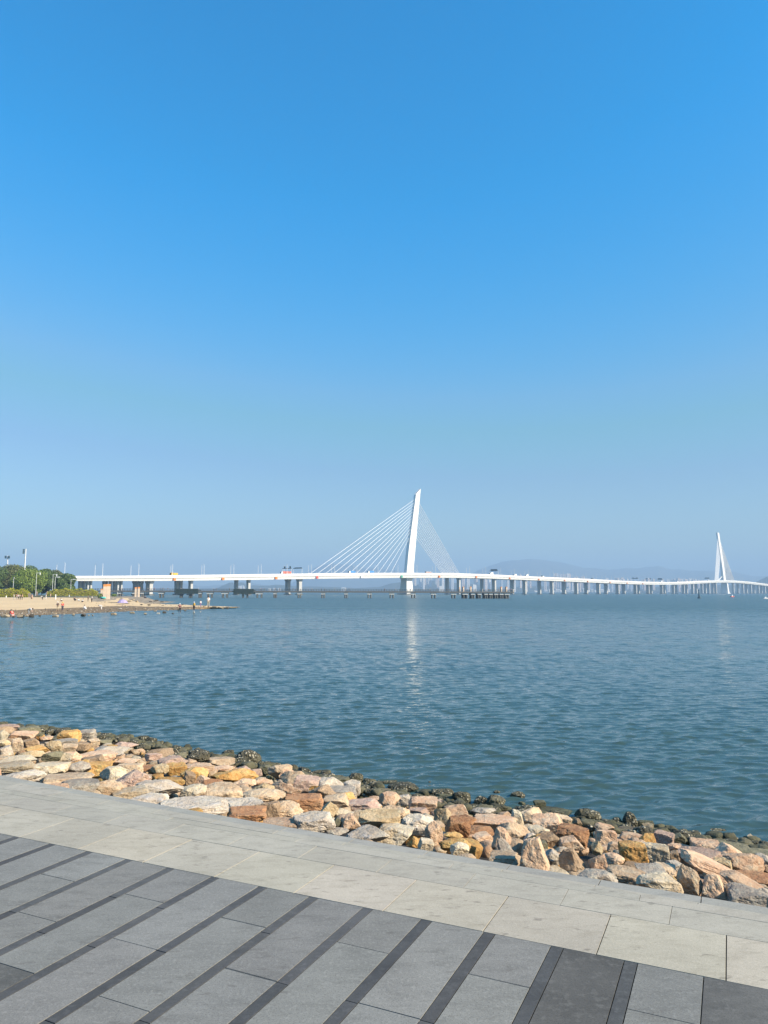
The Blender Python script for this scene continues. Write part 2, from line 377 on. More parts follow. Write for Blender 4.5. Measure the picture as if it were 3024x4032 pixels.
zoomlist(1350, 3020, 3.318, """80 80 260 240 K;260 140 430 245 K;430 160 700 215 K w;600 190 975 320 K;0 180 230 370 W;20 410 480 570 M s;350 370 520 430 P;480 335 740 510 P;500 490 860 660 T;230 540 730 780 Y;60 785 590 1000 W;390 740 910 1010 C;790 590 1180 890 W;1040 720 1340 1020 P p;990 945 1180 1100 C;1280 920 1659 1100 O;1410 995 1640 1145 C;1340 650 1659 910 R;1200 530 1410 770 Y;870 390 1220 580 P;650 310 890 440 V;700 360 890 510 G;1160 280 1440 400 K;1440 320 1659 480 K;1230 350 1490 460 V;1100 360 1240 450 V;1190 430 1340 540 M;1340 470 1620 660 P;1460 505 1640 660 W p;860 525 1110 620 M;830 900 990 1050 O;1330 850 1560 950 O;1110 180 1150 215 K w;980 290 1170 360 V s;410 270 620 350 T s""")
zoomlist(1800, 3080, 3.318, """230 180 400 310 K;370 165 620 330 K;800 250 890 320 V;1010 245 1150 360 V;800 300 1110 500 K r;1050 330 1470 430 V s;1220 365 1390 440 K;430 280 640 410 V;200 320 500 460 G;520 370 700 490 P;680 370 880 610 C p;750 480 880 610 W p;230 420 740 610 P s;0 440 240 570 R;0 560 470 710 R;1000 415 1390 690 P;1230 430 1490 590 T;880 580 1200 730 C;1000 650 1310 890 B;450 610 740 920 P p;510 740 740 960 G p;800 730 1200 1160 P p;1100 880 1350 1130 W;1310 890 1680 1200 B p;430 920 800 1080 T s;1290 700 1659 900 P p;1320 580 1700 830 R b;870 670 1070 810 W;1040 770 1180 910 V;1280 850 1550 970 T;210 660 480 800 P;700 120 880 215 K w;480 105 555 150 K w;650 600 910 700 R;1560 350 1659 500 K;680 670 800 770 O""")
zoomlist(2200, 3140, 3.318, """230 150 530 310 K;830 195 1035 400 K p;700 260 840 380 K;650 315 880 420 V s;1040 300 1240 390 V;1090 345 1240 480 T;760 395 1100 480 M s;160 270 300 400 B;290 290 490 380 P;490 330 710 460 P;500 420 740 630 P;800 455 1090 580 P;1040 460 1280 670 O p;1250 450 1500 640 M;820 605 1140 890 O b;1150 620 1440 880 C b;560 725 845 900 P r;640 585 850 730 P;430 575 570 750 Y;410 760 640 1050 P;610 885 930 1020 Y;600 925 1110 1140 T;1040 890 1390 1020 G s;980 1010 1050 1160 W b;1050 1000 1580 1260 C;1250 870 1520 1020 T s;1420 825 1610 950 G s;830 850 1090 940 B;270 960 560 1070 T s;1400 380 1560 480 V;1480 470 1659 600 V;1430 610 1659 740 P;1230 390 1390 480 W;1480 150 1560 175 K w""")
zoomlist(2550, 3200, 3.5, """455 560 1300 960 P long;1000 830 1700 1180 P long;385 740 775 1150 T p;740 860 1090 1200 P p;1120 1040 1630 1300 G s;980 505 1250 650 G;1090 560 1580 860 P;430 480 970 690 M s;620 390 980 600 P;920 640 1160 840 Y;820 385 1390 580 V s;1320 300 1550 460 W p;1380 510 1700 600 V s;360 290 540 410 V;540 310 720 400 V;770 320 920 410 V;1130 320 1250 420 K;1410 450 1560 530 K;1560 430 1640 520 V;1250 820 1720 1040 R s;1480 590 1700 760 G;1590 730 1750 890 B;1510 1060 1750 1300 G;820 210 1080 270 K w;240 180 440 300 V;300 430 590 550 P;300 530 440 690 B""")
placed = []
def put_rock(x0, y0, x1, y1, c, flag, seed, sub=5):
    cx = (x0 + x1) / 2
    inwater = 'w' in flag
    p = onz(cx, y1, -.03) if inwater else on_slope(cx, y1)
    u, v = to_uv(p)
    if not inwater and v < vout(u) + .08: p = np.array(uvw(u, vout(u) + .08, zslope(u, vout(u) + .08)))
    D = float((p - CAM) @ FW)
    w = (x1 - x0) / F * D; H = (y1 - y0) / F * D
    d = min(max(.62 * w + .25 * H, .12), .75)
    if 's' in flag: d = min(.55 * w + .1, .8)
    h = max((H - .22 * d) / .95, .42 * H)
    fwd = np.array([p[0], p[1]]) / np.linalg.norm(p[:2]); c2 = p[:2] + fwd * (d * .38)
    if v < vout(u) + .5:       # keep clear of the coping stone
        uu, vv = to_uv((c2[0], c2[1], 0)); need = vout(uu) + .5 * (d * .9) * .85 + .02
        if vv < need: c2 = c2 + PV * (need - vv)
    blk = {'b': 1., 's': .7}.get(flag[:1], .5 if rnd.random() < .5 else 0.)
    lump = c == 'K' or 'r' in flag
    P, Fs = rock_verts(seed, w * 1.13, d * 1.2, h * 1.24, sub, blk, 1.25 if c != 'K' else 1.5, lump)
    if flag == 'long':       # a long block lying down the slope to the right
        P, Fs = rock_verts(seed, .98 * w, d * .8, h * .58, sub, .7, 1., False)
        sl = math.atan2(y1 - y0, x1 - x0) * .8; R_ = np.array([[math.cos(sl), 0, math.sin(sl)], [0, 1, 0], [-math.sin(sl), 0, math.cos(sl)]]); P = P @ R_.T
    if flag.startswith('p'):     # narrow towards the top
        t = (P[:, 2] - P[:, 2].min()) / (np.ptp(P[:, 2])); P[:, 0] *= 1.1 - .62 * t; P[:, 1] *= 1.05 - .45 * t; P[:, 0] += (t - .3) * w * rnd.uniform(-.16, .16)
    yaw = math.atan2(-fwd[0], fwd[1]) * .9 + rnd.uniform(-.18, .18)
    ca, sa = math.cos(yaw), math.sin(yaw); P = P @ np.array([[ca, sa, 0], [-sa, ca, 0], [0, 0, 1]])
    z = p[2] - h * .06 + h * .5
    me = npmesh('boulder', P, Fs, RM[c], lump)
    o = link('boulder', me, None, (c2[0], c2[1], z))
    shape = 'flat' if h < .45 * w else ('upright' if h > 1.05 * w else ('rounded' if lump else ('blocky' if blk > .3 else 'angular')))
    placed.append([o, c, shape, cx, (y0 + y1) / 2, c2, max(w, d), w * h, inwater])
    return o
for i, (x0, y0, x1, y1, c, fl) in enumerate(ROCKS): put_rock(x0, y0, x1, y1, c, fl, 1000 + i, 5 if (x1 - x0) > 40 else 4)
# smaller stones wedged between the mapped boulders
xy = np.array([q[5] for q in placed]); rad = np.array([q[6] for q in placed]) / 2
fills = []; tries = 0
while len(fills) < 300 - len(placed) and tries < 6000:
    tries += 1
    u = rnd.uniform(-5, 6.5) if rnd.random() < .5 else rnd.uniform(-12, 7); v = rnd.uniform(1.1, vwat(u))
    p = np.array(uvw(u, v, 0)); px, py = proj((p[0], p[1], zslope(u, v)))
    if not (-60 < px < 3080): continue
    dd = np.linalg.norm(xy - p[:2], axis=1) - rad * .8
    s = dd.min()
    if s < .02: continue
    w = min(.2 + .035 * v, max(.18, s * 2.0)) if v < vwat(u) - 2.4 else min(.5, max(.25, s * 2.4)); D = np.linalg.norm(p)
    fills.append(1); xy = np.vstack([xy, p[:2]]); rad = np.append(rad, w / 2)
    wp = w / D * F
    c = rnd.choice('PPTTCMGWOBY') if v < vwat(u) - 2.2 else rnd.choice('VVGTTPM')
    put_rock(px - wp / 2, py - wp * .55, px + wp / 2, py + wp * .12, c, '', 5000 + tries, 4)
print('ROCKS', len(placed))
# ------- every remaining small stone of the slope as one mass
V_, F_, cnt = [], [], 0
tmpl = [rock_verts(9000 + i, 1, .85, .65, 3, .5 if i % 2 else 0, 1.2) for i in range(8)]
MI = []
keys = list('PTPCOTVK')
for i in range(3500):
    u = rnd.uniform(-26, 14); v = vout(u) + .1 + rnd.random() ** .8 * (vwat(u) - .1 - vout(u))
    edge_ = i >= 2600
    if edge_: u = rnd.uniform(-20, 8); v = vwat(u) + rnd.uniform(-.9, .45)
    p = np.array(uvw(u, v, zslope(u, v)))
    dd = (np.linalg.norm(xy - p[:2], axis=1) - rad * .75).min()
    s = rnd.uniform(.09, .30)
    if edge_: s = rnd.uniform(.14, .38) * rnd.uniform(.6, 1.)
    elif dd < -.05 or v > vwat(u) - 1.6: s *= .6
    px, py = proj(p)
    if px < -100 or px > 3120: s = rnd.uniform(.3, .6); 
    P, Fs = tmpl[i % 8]; a = rnd.uniform(0, 6.3); ca, sa = math.cos(a), math.sin(a)
    Q = (P * s) @ np.array([[ca, sa, 0], [-sa, ca, 0], [0, 0, 1]]) + np.array([p[0], p[1], max(p[2], -.03) + s * .2 if edge_ else p[2] + s * .1 - .07])
    F_.append(Fs + cnt); V_.append(Q); cnt += len(Q)
    k = rnd.choice([0, 0, 1, 1, 2, 3, 4, 5]) if v < vwat(u) - 1.5 else rnd.choice([6, 6, 6, 7, 7] if edge_ else [6, 2, 5, 7, 1]); MI += [k] * len(Fs)
me = npmesh('small_stones', np.vstack(V_), np.vstack(F_), [RM[k] for k in keys]); me.polygons.foreach_set('material_index', MI)
tag(link('rubble', me), 'small broken stones filling the gaps between the boulders', None, None, 'stuff')
# ------- labels: colour, shape, row and count from the left
ORD = ['first', 'second', 'third', 'fourth', 'fifth', 'sixth', 'seventh', 'eighth', 'ninth', 'tenth', 'eleventh', 'twelfth', 'thirteenth', 'fourteenth', 'fifteenth', 'sixteenth', 'seventeenth', 'eighteenth', 'nineteenth', 'twentieth']
def ordn(i):
    if i < 20: return ORD[i]
    t = ['twenty', 'thirty', 'forty', 'fifty', 'sixty', 'seventy', 'eighty', 'ninety'][i // 10 - 1 - (1 if i % 10 == 9 else 0) + (1 if i % 10 == 9 else 0) - (0)] if False else None
    tens = {2: 'twenty', 3: 'thirty', 4: 'forty', 5: 'fifty', 6: 'sixty', 7: 'seventy', 8: 'eighty', 9: 'ninety'}
    n = i + 1; return (tens[n // 10] + '-' + ORD[n % 10 - 1]) if n % 10 else {2: 'twentieth', 3: 'thirtieth', 4: 'fortieth', 5: 'fiftieth', 6: 'sixtieth', 7: 'seventieth', 8: 'eightieth', 9: 'ninetieth'}[n // 10]
groups = {}
for q in placed:
    u, v = to_uv((q[5][0], q[5][1], 0)); t = (v - vout(u)) / (vwat(u) - vout(u))
    row_ = 'standing in the water off the shore' if q[8] else ('beside the paved edge' if t < .17 else 'on the upper slope' if t < .42 else 'midway down the slope' if t < .7 else 'low by the waterline')
    groups.setdefault((q[1], q[2], row_), []).append(q)
for (c, sh, row_), qs in groups.items():
    qs.sort(key=lambda q: q[3])
    for i, q in enumerate(qs):
        lab = f"{sh} {RNAME[c]} boulder {row_}"
        if len(qs) > 1: lab += f", {ordn(i)} such from the left"
        tag(q[0], lab, 'rock', 'boulders of the embankment')

# ------------------------------------------------------------------ water
m, nt, b = mat('sea_water')
tc = N(nt, 'ShaderNodeTexCoord'); geo = N(nt, 'ShaderNodeNewGeometry')
acc = geo.outputs['Normal']
sp_ = N(nt, 'ShaderNodeSeparateXYZ'); L(nt, geo.outputs['Position'], sp_.inputs[0]); fy_ = N(nt, 'ShaderNodeMapRange'); L(nt, sp_.outputs['Y'], fy_.inputs[0]); fy_.inputs[1].default_value = 30; fy_.inputs[2].default_value = 110; fy_.inputs[3].default_value = .12
for s, amp, st in ((1., .50, (.45, 1.4, 1)), (1.9, .62, (.5, 1.5, 1)), (4.5, .28, (.55, 1.5, 1)), (11, .16, (.7, 1.4, 1))):
    mp = N(nt, 'ShaderNodeMapping'); mp.inputs['Scale'].default_value = st; mp.inputs['Rotation'].default_value = (0, 0, R(8)); L(nt, geo.outputs['Position'], mp.inputs[0])
    nz = noise(nt, mp.outputs[0], s, 2, .5)
    sb = N(nt, 'ShaderNodeVectorMath', operation='SUBTRACT'); L(nt, nz.outputs['Color'], sb.inputs[0]); sb.inputs[1].default_value = (.5, .5, .5)
    ml = N(nt, 'ShaderNodeVectorMath', operation='MULTIPLY'); L(nt, sb.outputs[0], ml.inputs[0]); ml.inputs[1].default_value = (amp * .24, amp * 1.6, 0)
    if s < 2:
        k_ = N(nt, 'ShaderNodeVectorMath', operation='SCALE'); L(nt, ml.outputs[0], k_.inputs[0]); L(nt, fy_.outputs[0], k_.inputs[3]); ml = k_
    ad = N(nt, 'ShaderNodeVectorMath', operation='ADD'); L(nt, acc, ad.inputs[0]); L(nt, ml.outputs[0], ad.inputs[1]); acc = ad.outputs[0]
nn = N(nt, 'ShaderNodeVectorMath', operation='NORMALIZE'); L(nt, acc, nn.inputs[0]); L(nt, nn.outputs[0], b.inputs['Normal'])
big = noise(nt, geo.outputs['Position'], .05, 3); L(nt, mixc(nt, ramp(nt, big.outputs[0], .35, .65), (.034, .064, .062), (.042, .078, .072)), b.inputs['Base Color'])
sy = N(nt, 'ShaderNodeSeparateXYZ'); L(nt, geo.outputs['Position'], sy.inputs[0]); rr_ = N(nt, 'ShaderNodeMapRange'); L(nt, sy.outputs['Y'], rr_.inputs[0]); rr_.inputs[1].default_value = 28; rr_.inputs[2].default_value = 190; rr_.inputs[3].default_value = .05; rr_.inputs[4].default_value = .29; L(nt, rr_.outputs[0], b.inputs['Roughness'])
b.inputs['IOR'].default_value = 1.333
M_water = m
rows, cols = 1180, 700
r = np.concatenate([7.5 * (110 / 7.5) ** np.linspace(0, 1, 940, endpoint=False), 110 * (11000 / 110) ** np.linspace(0, 1, 240)]); th = np.linspace(-R(37), R(37), cols)
RR, TH = np.meshgrid(r, th, indexing='ij'); X = RR * np.sin(TH); Y = RR * np.cos(TH) - 1.5
dr = np.gradient(r)[:, None] * np.ones(cols)[None]
Z = np.zeros_like(X); DX = np.zeros_like(X); DY = np.zeros_like(X)
rs = np.random.RandomState(3)
for i in range(130):
    lam = .38 * math.exp(rs.normal() * .4); ang = math.pi / 2 + R(8) + rs.normal() * .42; k = 2 * math.pi / lam
    A = .0042 * lam * rs.uniform(.4, 1.2)
    W = np.clip((lam / (np.maximum(dr, RR * .0019) * 2.4) - 1) / 1.0, 0, 1)
    ph = k * (X * math.cos(ang) + Y * math.sin(ang)) + rs.uniform(0, 6.28)
    Z += W * A * np.cos(ph); s_ = W * A * .9 * np.sin(ph); DX -= s_ * math.cos(ang); DY -= s_ * math.sin(ang)
mod = .85 + .45 * (fbm(np.stack([X.ravel() * .06, Y.ravel() * .1, 0 * X.ravel()], 1), 3).reshape(X.shape) + .3)
Z *= mod; V = np.stack([X + DX * mod, Y + DY * mod, Z], -1).reshape(-1, 3)
ii = (np.arange(rows - 1)[:, None] * cols + np.arange(cols - 1)[None]).ravel()
Fq = np.stack([ii, ii + 1, ii + cols + 1, ii + cols], 1)
o = link('sea_water', npmesh('sea_water', V, Fq, M_water)); tag(o, 'rippled blue green bay water', None, None, 'structure')

# ------------------------------------------------------------------ bridge
M_conc = plain('painted_concrete', (.78, .77, .74), .55, .03, .2)
M_concd = plain('pier_concrete', (.47, .47, .455), .6, .06, .1)
M_foot_slot = plain('wet_footing_slot_shade', (.10, .10, .09), .7)  # wet pier footings; also the painted shade of the pylon top hollow
M_road = plain('asphalt', (.07, .07, .07), .8)
M_cable = plain('white_sheath', (.80, .80, .80), .4, .02)
M_orange = plain('orange_paint', (.75, .22, .04), .5, .1)
M_red = plain('red_paint', (.62, .10, .06), .5, .1)
M_green = plain('green_paint', (.08, .36, .25), .5, .1)
M_sign = plain('sign_back', (.05, .09, .11), .5)
M_white = plain('white_paint', (.78, .78, .77), .45, .03)
M_glass = plain('dark_glass', (.03, .035, .04), .15)
M_tyre = plain('rubber', (.025, .025, .025), .8)
ctl = np.array([  # px x, distance, parapet top y, girder bottom y
 (120, 560, 2268, 2288), (290, 605, 2268, 2287.5), (479, 655, 2267, 2287.5), (600, 690, 2266, 2287.5), (760, 738, 2264, 2286), (980, 802, 2261, 2283.5), (1180, 860, 2258.5, 2280), (1400, 922, 2256, 2277), (1600, 985, 2255.5, 2275), (1800, 1068, 2257, 2275), (1936, 1140, 2261.5, 2278), (2058, 1215, 2268, 2283), (2165, 1290, 2272.5, 2287), (2261, 1370, 2276.5, 2290.5),
 (2347, 1450, 2281, 2294.5), (2424, 1530, 2285, 2297.5), (2493, 1610, 2288.5, 2300.5), (2580, 1740, 2291.5, 2302.5), (2650, 1860, 2292.5, 2302.5), (2730, 2000, 2290.5, 2299.5), (2800, 2110, 2286, 2295), (2850, 2190, 2284.2, 2293.2), (2900, 2270, 2285, 2294), (2960, 2370, 2291, 2299.5), (3024, 2480, 2300, 2307), (3120, 2650, 2313, 2319)])
xs = np.arange(125, 3115, 6.)
def cs(i): # smooth interpolation of the control columns
    t = np.interp(xs, ctl[:, 0], ctl[:, i]); k = np.ones(19) / 19; tp = np.pad(t, 9, 'edge'); tp[:9] = t[0] - (t[1] - t[0]) * np.arange(9, 0, -1); tp[-9:] = t[-1] + (t[-1] - t[-2]) * np.arange(1, 10)
    return np.convolve(tp, k, 'valid')
Ds, yt, yb = cs(1), cs(2), cs(3)
E = np.array([atd(x, y, D) for x, y, D in zip(xs, yt, Ds)]); ZB = np.array([atd(x, y, D)[2] for x, y, D in zip(xs, yb, Ds)])
T = np.gradient(E[:, :2], axis=0); T /= np.linalg.norm(T, axis=1)[:, None]; NN = np.stack([-T[:, 1], T[:, 0]], 1)
def deckpt(i, off, z): p = E[i, :2] + NN[i] * off; return (p[0], p[1], z)
bridge = empty('cable_stayed_bridge', (E[120, 0], E[120, 1], 0.)); BO = np.array(bridge.location)
def bl(p): return (p[0] - BO[0], p[1] - BO[1], p[2] - BO[2])
tag(bridge, 'long white cable-stayed road bridge with two leaning pylons curving across the bay', 'bridge')
for o0 in (0., 18.):
    secs = []; top = []
    for i in range(len(xs)):
        zt, zb = E[i, 2], ZB[i]; t = zt - zb
        prof = [(0, zt), (.35, zt), (.35, zt - 1.15), (15.65, zt - 1.15), (15.65, zt), (16, zt), (16, zt - t * .50), (15, zt - t * .56), (14.2, zb), (1.5, zb), (.75, zt - t * .56), (0, zt - t * .50)]
        secs.append([bl(deckpt(i, o0 + a, z)) for a, z in prof[::-1]]); top.append([bl(deckpt(i, o0 + a, zt - 1.13)) for a in (.5, 15.5)])
    mb = MB(); mb.loft(secs); mb.build('girder', M_conc, bridge)
    mb = MB(); mb.loft(top, closed=False, caps=False); mb.build('roadway', M_road, bridge)
def find(px, off):
    P = np.array([proj(deckpt(i, off, 20.))[0] for i in range(len(xs))]); return float(np.interp(px, P, np.arange(len(xs))))
_cache = {}
def station(px, off):
    if off not in _cache: _cache[off] = np.array([proj(deckpt(i, off, 20.))[0] for i in range(len(xs))])
    k = float(np.interp(px, _cache[off], np.arange(len(xs)))); i = min(int(k), len(xs) - 2); f = k - i
    e = E[i] * (1 - f) + E[i + 1] * f; t = T[i]; n = NN[i]; zb = ZB[i] * (1 - f) + ZB[i + 1] * f
    p = e[:2] + n * off; return np.array([p[0], p[1]]), t, n, e[2], zb
def pier(px, off, la=4., lc=7.2, cap=False):
    p, t, n, zt, zb = station(px, off); mb = MB()
    def quad(a, c, z, ca=0): return [bl((p[0] + t[0] * i + n[0] * j, p[1] + t[1] * i + n[1] * j, z)) for i, j in ((-a, -c), (a, -c), (a, c), (-a, c))]
    a, c = la / 2, lc / 2; H = zb
    mb.loft([quad(a, c, .9), quad(a, c, H - 3.), quad(a * (1.25 if cap else 1.05), c * (1.35 if cap else 1.1), H - 1.), quad(a * (1.25 if cap else 1.05), c * (1.35 if cap else 1.1), H - .02)])
    mb.loft([quad(a + 1.1, c + 1.1, -1.5), quad(a + 1.1, c + 1.1, .9)], 1)
    mb.build('pier', [M_concd, M_foot_slot], bridge)
def pdim(x): return (1.7, 2.4) if x < 500 else (3., 3.4) if x < 1000 else (3.8, 4.2) if x < 1900 else (4., 5.5) if x < 2200 else (4.5, 6.6)
for x in (346, 358, 464, 478, 752, 979, 1945, 2065, 2172, 2268, 2355, 2431, 2501, 2550, 2604, 2650, 2690, 2726, 2763, 2790, 2817, 2886, 2924, 2955, 2985, 3010, 3034): pier(x, 8, *pdim(x))
for x in (317, 331, 411, 421, 437, 452, 697, 712, 931, 1760, 1897, 2016, 2123, 2220, 2307, 2385, 2455, 2512, 2562, 2614, 2660, 2702, 2740, 2776, 2806, 2905, 2938, 2968, 2997, 3022): pier(x, 26, *pdim(x))
for x, o_, a_, c_ in ((590, 8, 4.2, 5.), (557, 17, 2.6, 3.), (537, 26, 3.6, 4.4), (1179, 8, 4.4, 4.6), (1134, 26, 4.4, 4.6), (1806, 8, 3.6, 4.4)): pier(x, o_, a_, c_, True)
# near pylon: cast in the middle of the deck, leaning along the bridge
def pylon(px, pts_side, thick, D_lean_parent, name='pylon'):
    p, t, n, zt, zb = station(px, 17); Dp = p[1]
    tx = t[0] - p[0] / Dp * t[1]                       # metres across the view per metre along the deck
    def al(x): return (x - px) / F * Dp / tx
    mb = MB(); secs = []
    for (xl, xr, yl, yr, c) in pts_side:
        aL, aR = al(xl), al(xr); zL = atd(xl, yl, Dp + aL * t[1])[2]; zR = atd(xr, yr, Dp + aR * t[1])[2]; h = c / 2
        q = []
        for a, z, cc in ((aL, zL, -h), (aR, zR, -h), (aR, zR, h), (aL, zL, h)): q.append(bl((p[0] + t[0] * a + n[0] * cc, p[1] + t[1] * a + n[1] * cc, z)))
        secs.append(q)
    mb.loft(secs); return mb.build(name, M_conc, bridge), p, t, n, Dp, al, secs
py1, pp, pt, pn, pD, pal, psec = pylon(1607, [(1594, 1630, 2263, 2263, 6.5), (1595.8, 1625, 2256, 2256, 5.5), (1596.6, 1622.4, 2248, 2248, 5.2), (1604, 1630, 2170, 2170, 4.8), (1616, 1638, 2080, 2080, 4.4), (1634.6, 1651.5, 1948, 1948, 3.8), (1637, 1654.4, 1944, 1925, 3.6)], 5, None)
mb = MB(); s6 = [Vector(q) for q in psec[-1]]
mid = [(s6[0] * .62 + s6[3] * .38), (s6[1] * .62 + s6[2] * .38), (s6[1] * .38 + s6[2] * .62), (s6[0] * .38 + s6[3] * .62)]
mid = [a * .9 + (sum(mid, Vector()) / 4) * .1 for a in mid]
up = Vector((0, 0, .06)); mb.loft([[q - up for q in mid], [q + up for q in mid]]); mb.build('slot_shade', M_foot_slot, py1)  # dark plate on the slanted top, painting the shade of its hollow
# pylon pier below the deck
p, t, n, zt, zb = station(1600, 13); mb = MB(); secs = []
for z, a, c, da in ((-1, 9.5, 8.5, 0), (1.2, 9.5, 8.5, 0), (1.3, 6.9, 6.6, 0), (zb * .85, 5.6, 5.2, .3), (zb * .93, 5.9, 5.4, .3), (zb - .05, 7.4, 6.2, .8)):
    secs.append([bl((p[0] + t[0] * (i * a + da) + n[0] * j * c, p[1] + t[1] * (i * a + da) + n[1] * j * c, z)) for i, j in ((-1, -1), (1, -1), (1, 1), (-1, 1))])
mb.loft(secs[:3], 1); mb.loft(secs[2:], 0); mb.build('pylon_pier', [M_conc, M_foot_slot], bridge)
def onpylon(x, y, side_n=0.):
    a = pal(x); q = pp + pt * a; z = atd(x, y, q[1])[2]; return (q[0], q[1], z)
Z4 = lambda x, y: (1200 + x / 2.37, 1880 + y / 2.37)
ay = [205, 235, 260, 290, 318, 350, 378, 405, 435, 475, 510, 560]; dxs = [40, 110, 185, 262, 330, 412, 475, 540, 610, 680, 740, 800]
for y, dx in zip(ay, dxs):
    x_, y_ = Z4(1028 - (y - 205) * .148, y); A = onpylon(x_, y_); q, t, n, zt, zb = station(Z4(dx, 0)[0], 17)
    mb = MB(); mb.tube(bl(A), bl((q[0], q[1], zt - 1.)), .25, .25, 6); mb.tube(bl((q[0], q[1], zt - 1.)), bl((q[0], q[1], zt + 1.)), .5, .4, 6); mb.build('cable', M_cable, bridge)
for k in range(12):
    y = 235 + k * 29; x_, y_ = Z4(1066 - k * 2.9, y); A = onpylon(x_, y_); q, t, n, zt, zb = station(Z4(1443 - k * 14.4, 0)[0], 17)
    mb = MB(); mb.tube(bl(A), bl((q[0], q[1], zt - 1.)), .32, .32, 6); mb.tube(bl((q[0], q[1], zt - 1.)), bl((q[0] , q[1], zt + 1.4)), .5, .4, 6); mb.build('cable', M_cable, bridge)
# far pylon, leaning the other way
Z7 = lambda x, y: (2500 + x / 3.166, 2060 + y / 3.166)
p1x = Z7(1112, 0)[0]
ps = []
for xl, xr, y, c in ((1098, 1126, 712, 7), (1092, 1118, 600, 6), (1080, 1105, 450, 5.5), (1064, 1088, 280, 5), (1052, 1072, 130, 4.4), (1051, 1068, 118, 4.2)):
    a, yy = Z7(xl, y); b2, _ = Z7(xr, y); ps.append((a, b2, yy, yy, c))
py2, pp, pt, pn, pD, pal, psec2 = pylon(p1x, ps, 6, None)
p, t, n, zt, zb = station(Z7(1120, 0)[0], 13); mb = MB(); secs = []
for z, a, c in ((-1, 12, 12), (2, 12, 12), (2.05, 6.5, 11), (zb - .05, 4.5, 8)): secs.append([bl((p[0] + t[0] * i * a + n[0] * j * c, p[1] + t[1] * i * a + n[1] * j * c, z)) for i, j in ((-1, -1), (1, -1), (1, 1), (-1, 1))])
mb.loft(secs); mb.build('pylon_pier', M_conc, bridge)
for k in range(12):
    f = k / 11; x_, y_ = Z7(1056 + f * 22, 195 + f * 240); A = onpylon(x_, y_); q, t, n, zt, zb = station(Z7(996 + f * 46, 0)[0], 17)
    mb = MB(); mb.tube(bl(A), bl((q[0], q[1], zt - 1.)), .7, .7, 6); mb.build('cable', M_cable, bridge)
    x_, y_ = Z7(1077 + f * 20, 200 + f * 280); A = onpylon(x_, y_); q, t, n, zt, zb = station(Z7(1245 - f * 100, 0)[0], 17)
    mb = MB(); mb.tube(bl(A), bl((q[0], q[1], zt - 1.)), .85, .85, 6); mb.build('cable', M_cable, bridge)
a_, b2_ = Z7(1040, 712), Z7(1088, 668); q, t, n, zt, zb = station(a_[0], 17); A = onpylon(*b2_); mb = MB(); mb.tube(bl((q[0], q[1], zt - 1)), bl(A), 1.6, 1.6, 6); mb.build('strut', M_conc, bridge)
# number plates hung on the girder
for x, m_ in ((688, M_orange), (879, M_orange), (1088, M_orange), (1249, M_red), (1424, M_white), (1582, M_green), (1730, M_orange), (1876, M_orange), (2008, M_orange), (2122, M_orange), (2224, M_orange), (2315, M_orange), (2403, M_orange), (2470, M_orange), (2532, M_orange)):
    p, t, n, zt, zb = station(x, 0.); h = (zt - zb) * .5; mb = MB(); zc = zb + h * .55
    mb.box(bl((p[0] + n[0] * .1, p[1] + n[1] * .1, zc)), (3.1, 1., h * .95), 0, math.atan2(t[1], t[0])); mb.build('marker_plate', m_, bridge)
# lamps
lm = MB(); lm.tube((0, 0, 0), (0, 0, 11.6), .25, .17, 6); lm.tube((0, 0, 11.5), (1.1, 0, 11.9), .08, .06, 5); lm.box((1.3, 0, 11.9), (.9, .3, .14))
lamp_me = lm.mesh('street_lamp', plain('lamp_white', (.72, .74, .76), .4, .02))
fx = [223, 374, 515, 672, 794, 908, 1016, 1118, 1214, 1305, 1393, 1476, 1554, 1630, 1702, 1772, 1837, 1901, 1964, 2013, 2067, 2116, 2166, 2206, 2256, 2296, 2336, 2371, 2408, 2440, 2470, 2500, 2527, 2552, 2578, 2602, 2625, 2648, 2668, 2690, 2712, 2733, 2754, 2774, 2795, 2890, 2915, 2940, 2965, 2990, 3012]
nx = [255, 404, 546, 679, 803, 920, 1028, 1130, 1226, 1317, 1405, 1488, 1567, 1642, 1715, 1784, 1850, 1913, 1972, 2026, 2081, 2130, 2180, 2219, 2268, 2309, 2349, 2386, 2421, 2455, 2484, 2513, 2540, 2565, 2590, 2614, 2637, 2659, 2680, 2702, 2723, 2744, 2765, 2785, 2806, 2900, 2926, 2952, 2977, 3001, 3020]
for lst, off, side in ((fx, 33.6, 'far'), (nx, .5, 'near')):
    for i, x in enumerate(lst):
        p, t, n, zt, zb = station(x, off); o = link('street_lamp', lamp_me, None, (p[0], p[1], zt - 1.1), math.atan2(n[1], n[0]) + (math.pi if side == 'far' else 0))
        tag(o, f"thin white lamp post on the {side} parapet of the bridge, {ordn(i)} from the left", 'street lamp', 'lamp posts along the bridge')
# gantries
def gantry(x, wpx, label, panels, off=.6):
    p, t, n, zt, zb = station(x, 8); g = empty('sign_gantry', (p[0], p[1], zt - 1.1), math.atan2(n[1], n[0])); k = p[1] / F
    mb = MB(); mb.tube((-7.6, 0, 0), (-7.6, 0, 7.6), .22, .2, 6); mb.build('post', M_white, g)
    mb = MB(); mb.tube((7.6, 0, 0), (7.6, 0, 7.6), .22, .2, 6); mb.build('post', M_white, g)
    mb = MB(); mb.box((0, 0, 7.3), (15.6, .5, .7)); mb.build('beam', M_sign, g)
    for q, w, h in panels: mb = MB(); mb.box((q, -.42, 7.4 + h * .3), (w, .25, h)); mb.build('sign_panel', M_sign, g)
    tag(g, label, 'sign gantry', 'sign gantries over the bridge road')
gantry(1130, 30, 'overhead sign gantry above the red container lorry on the bridge', [(-4.8, 2.2, 3.), (4.6, 2.4, 3.)])
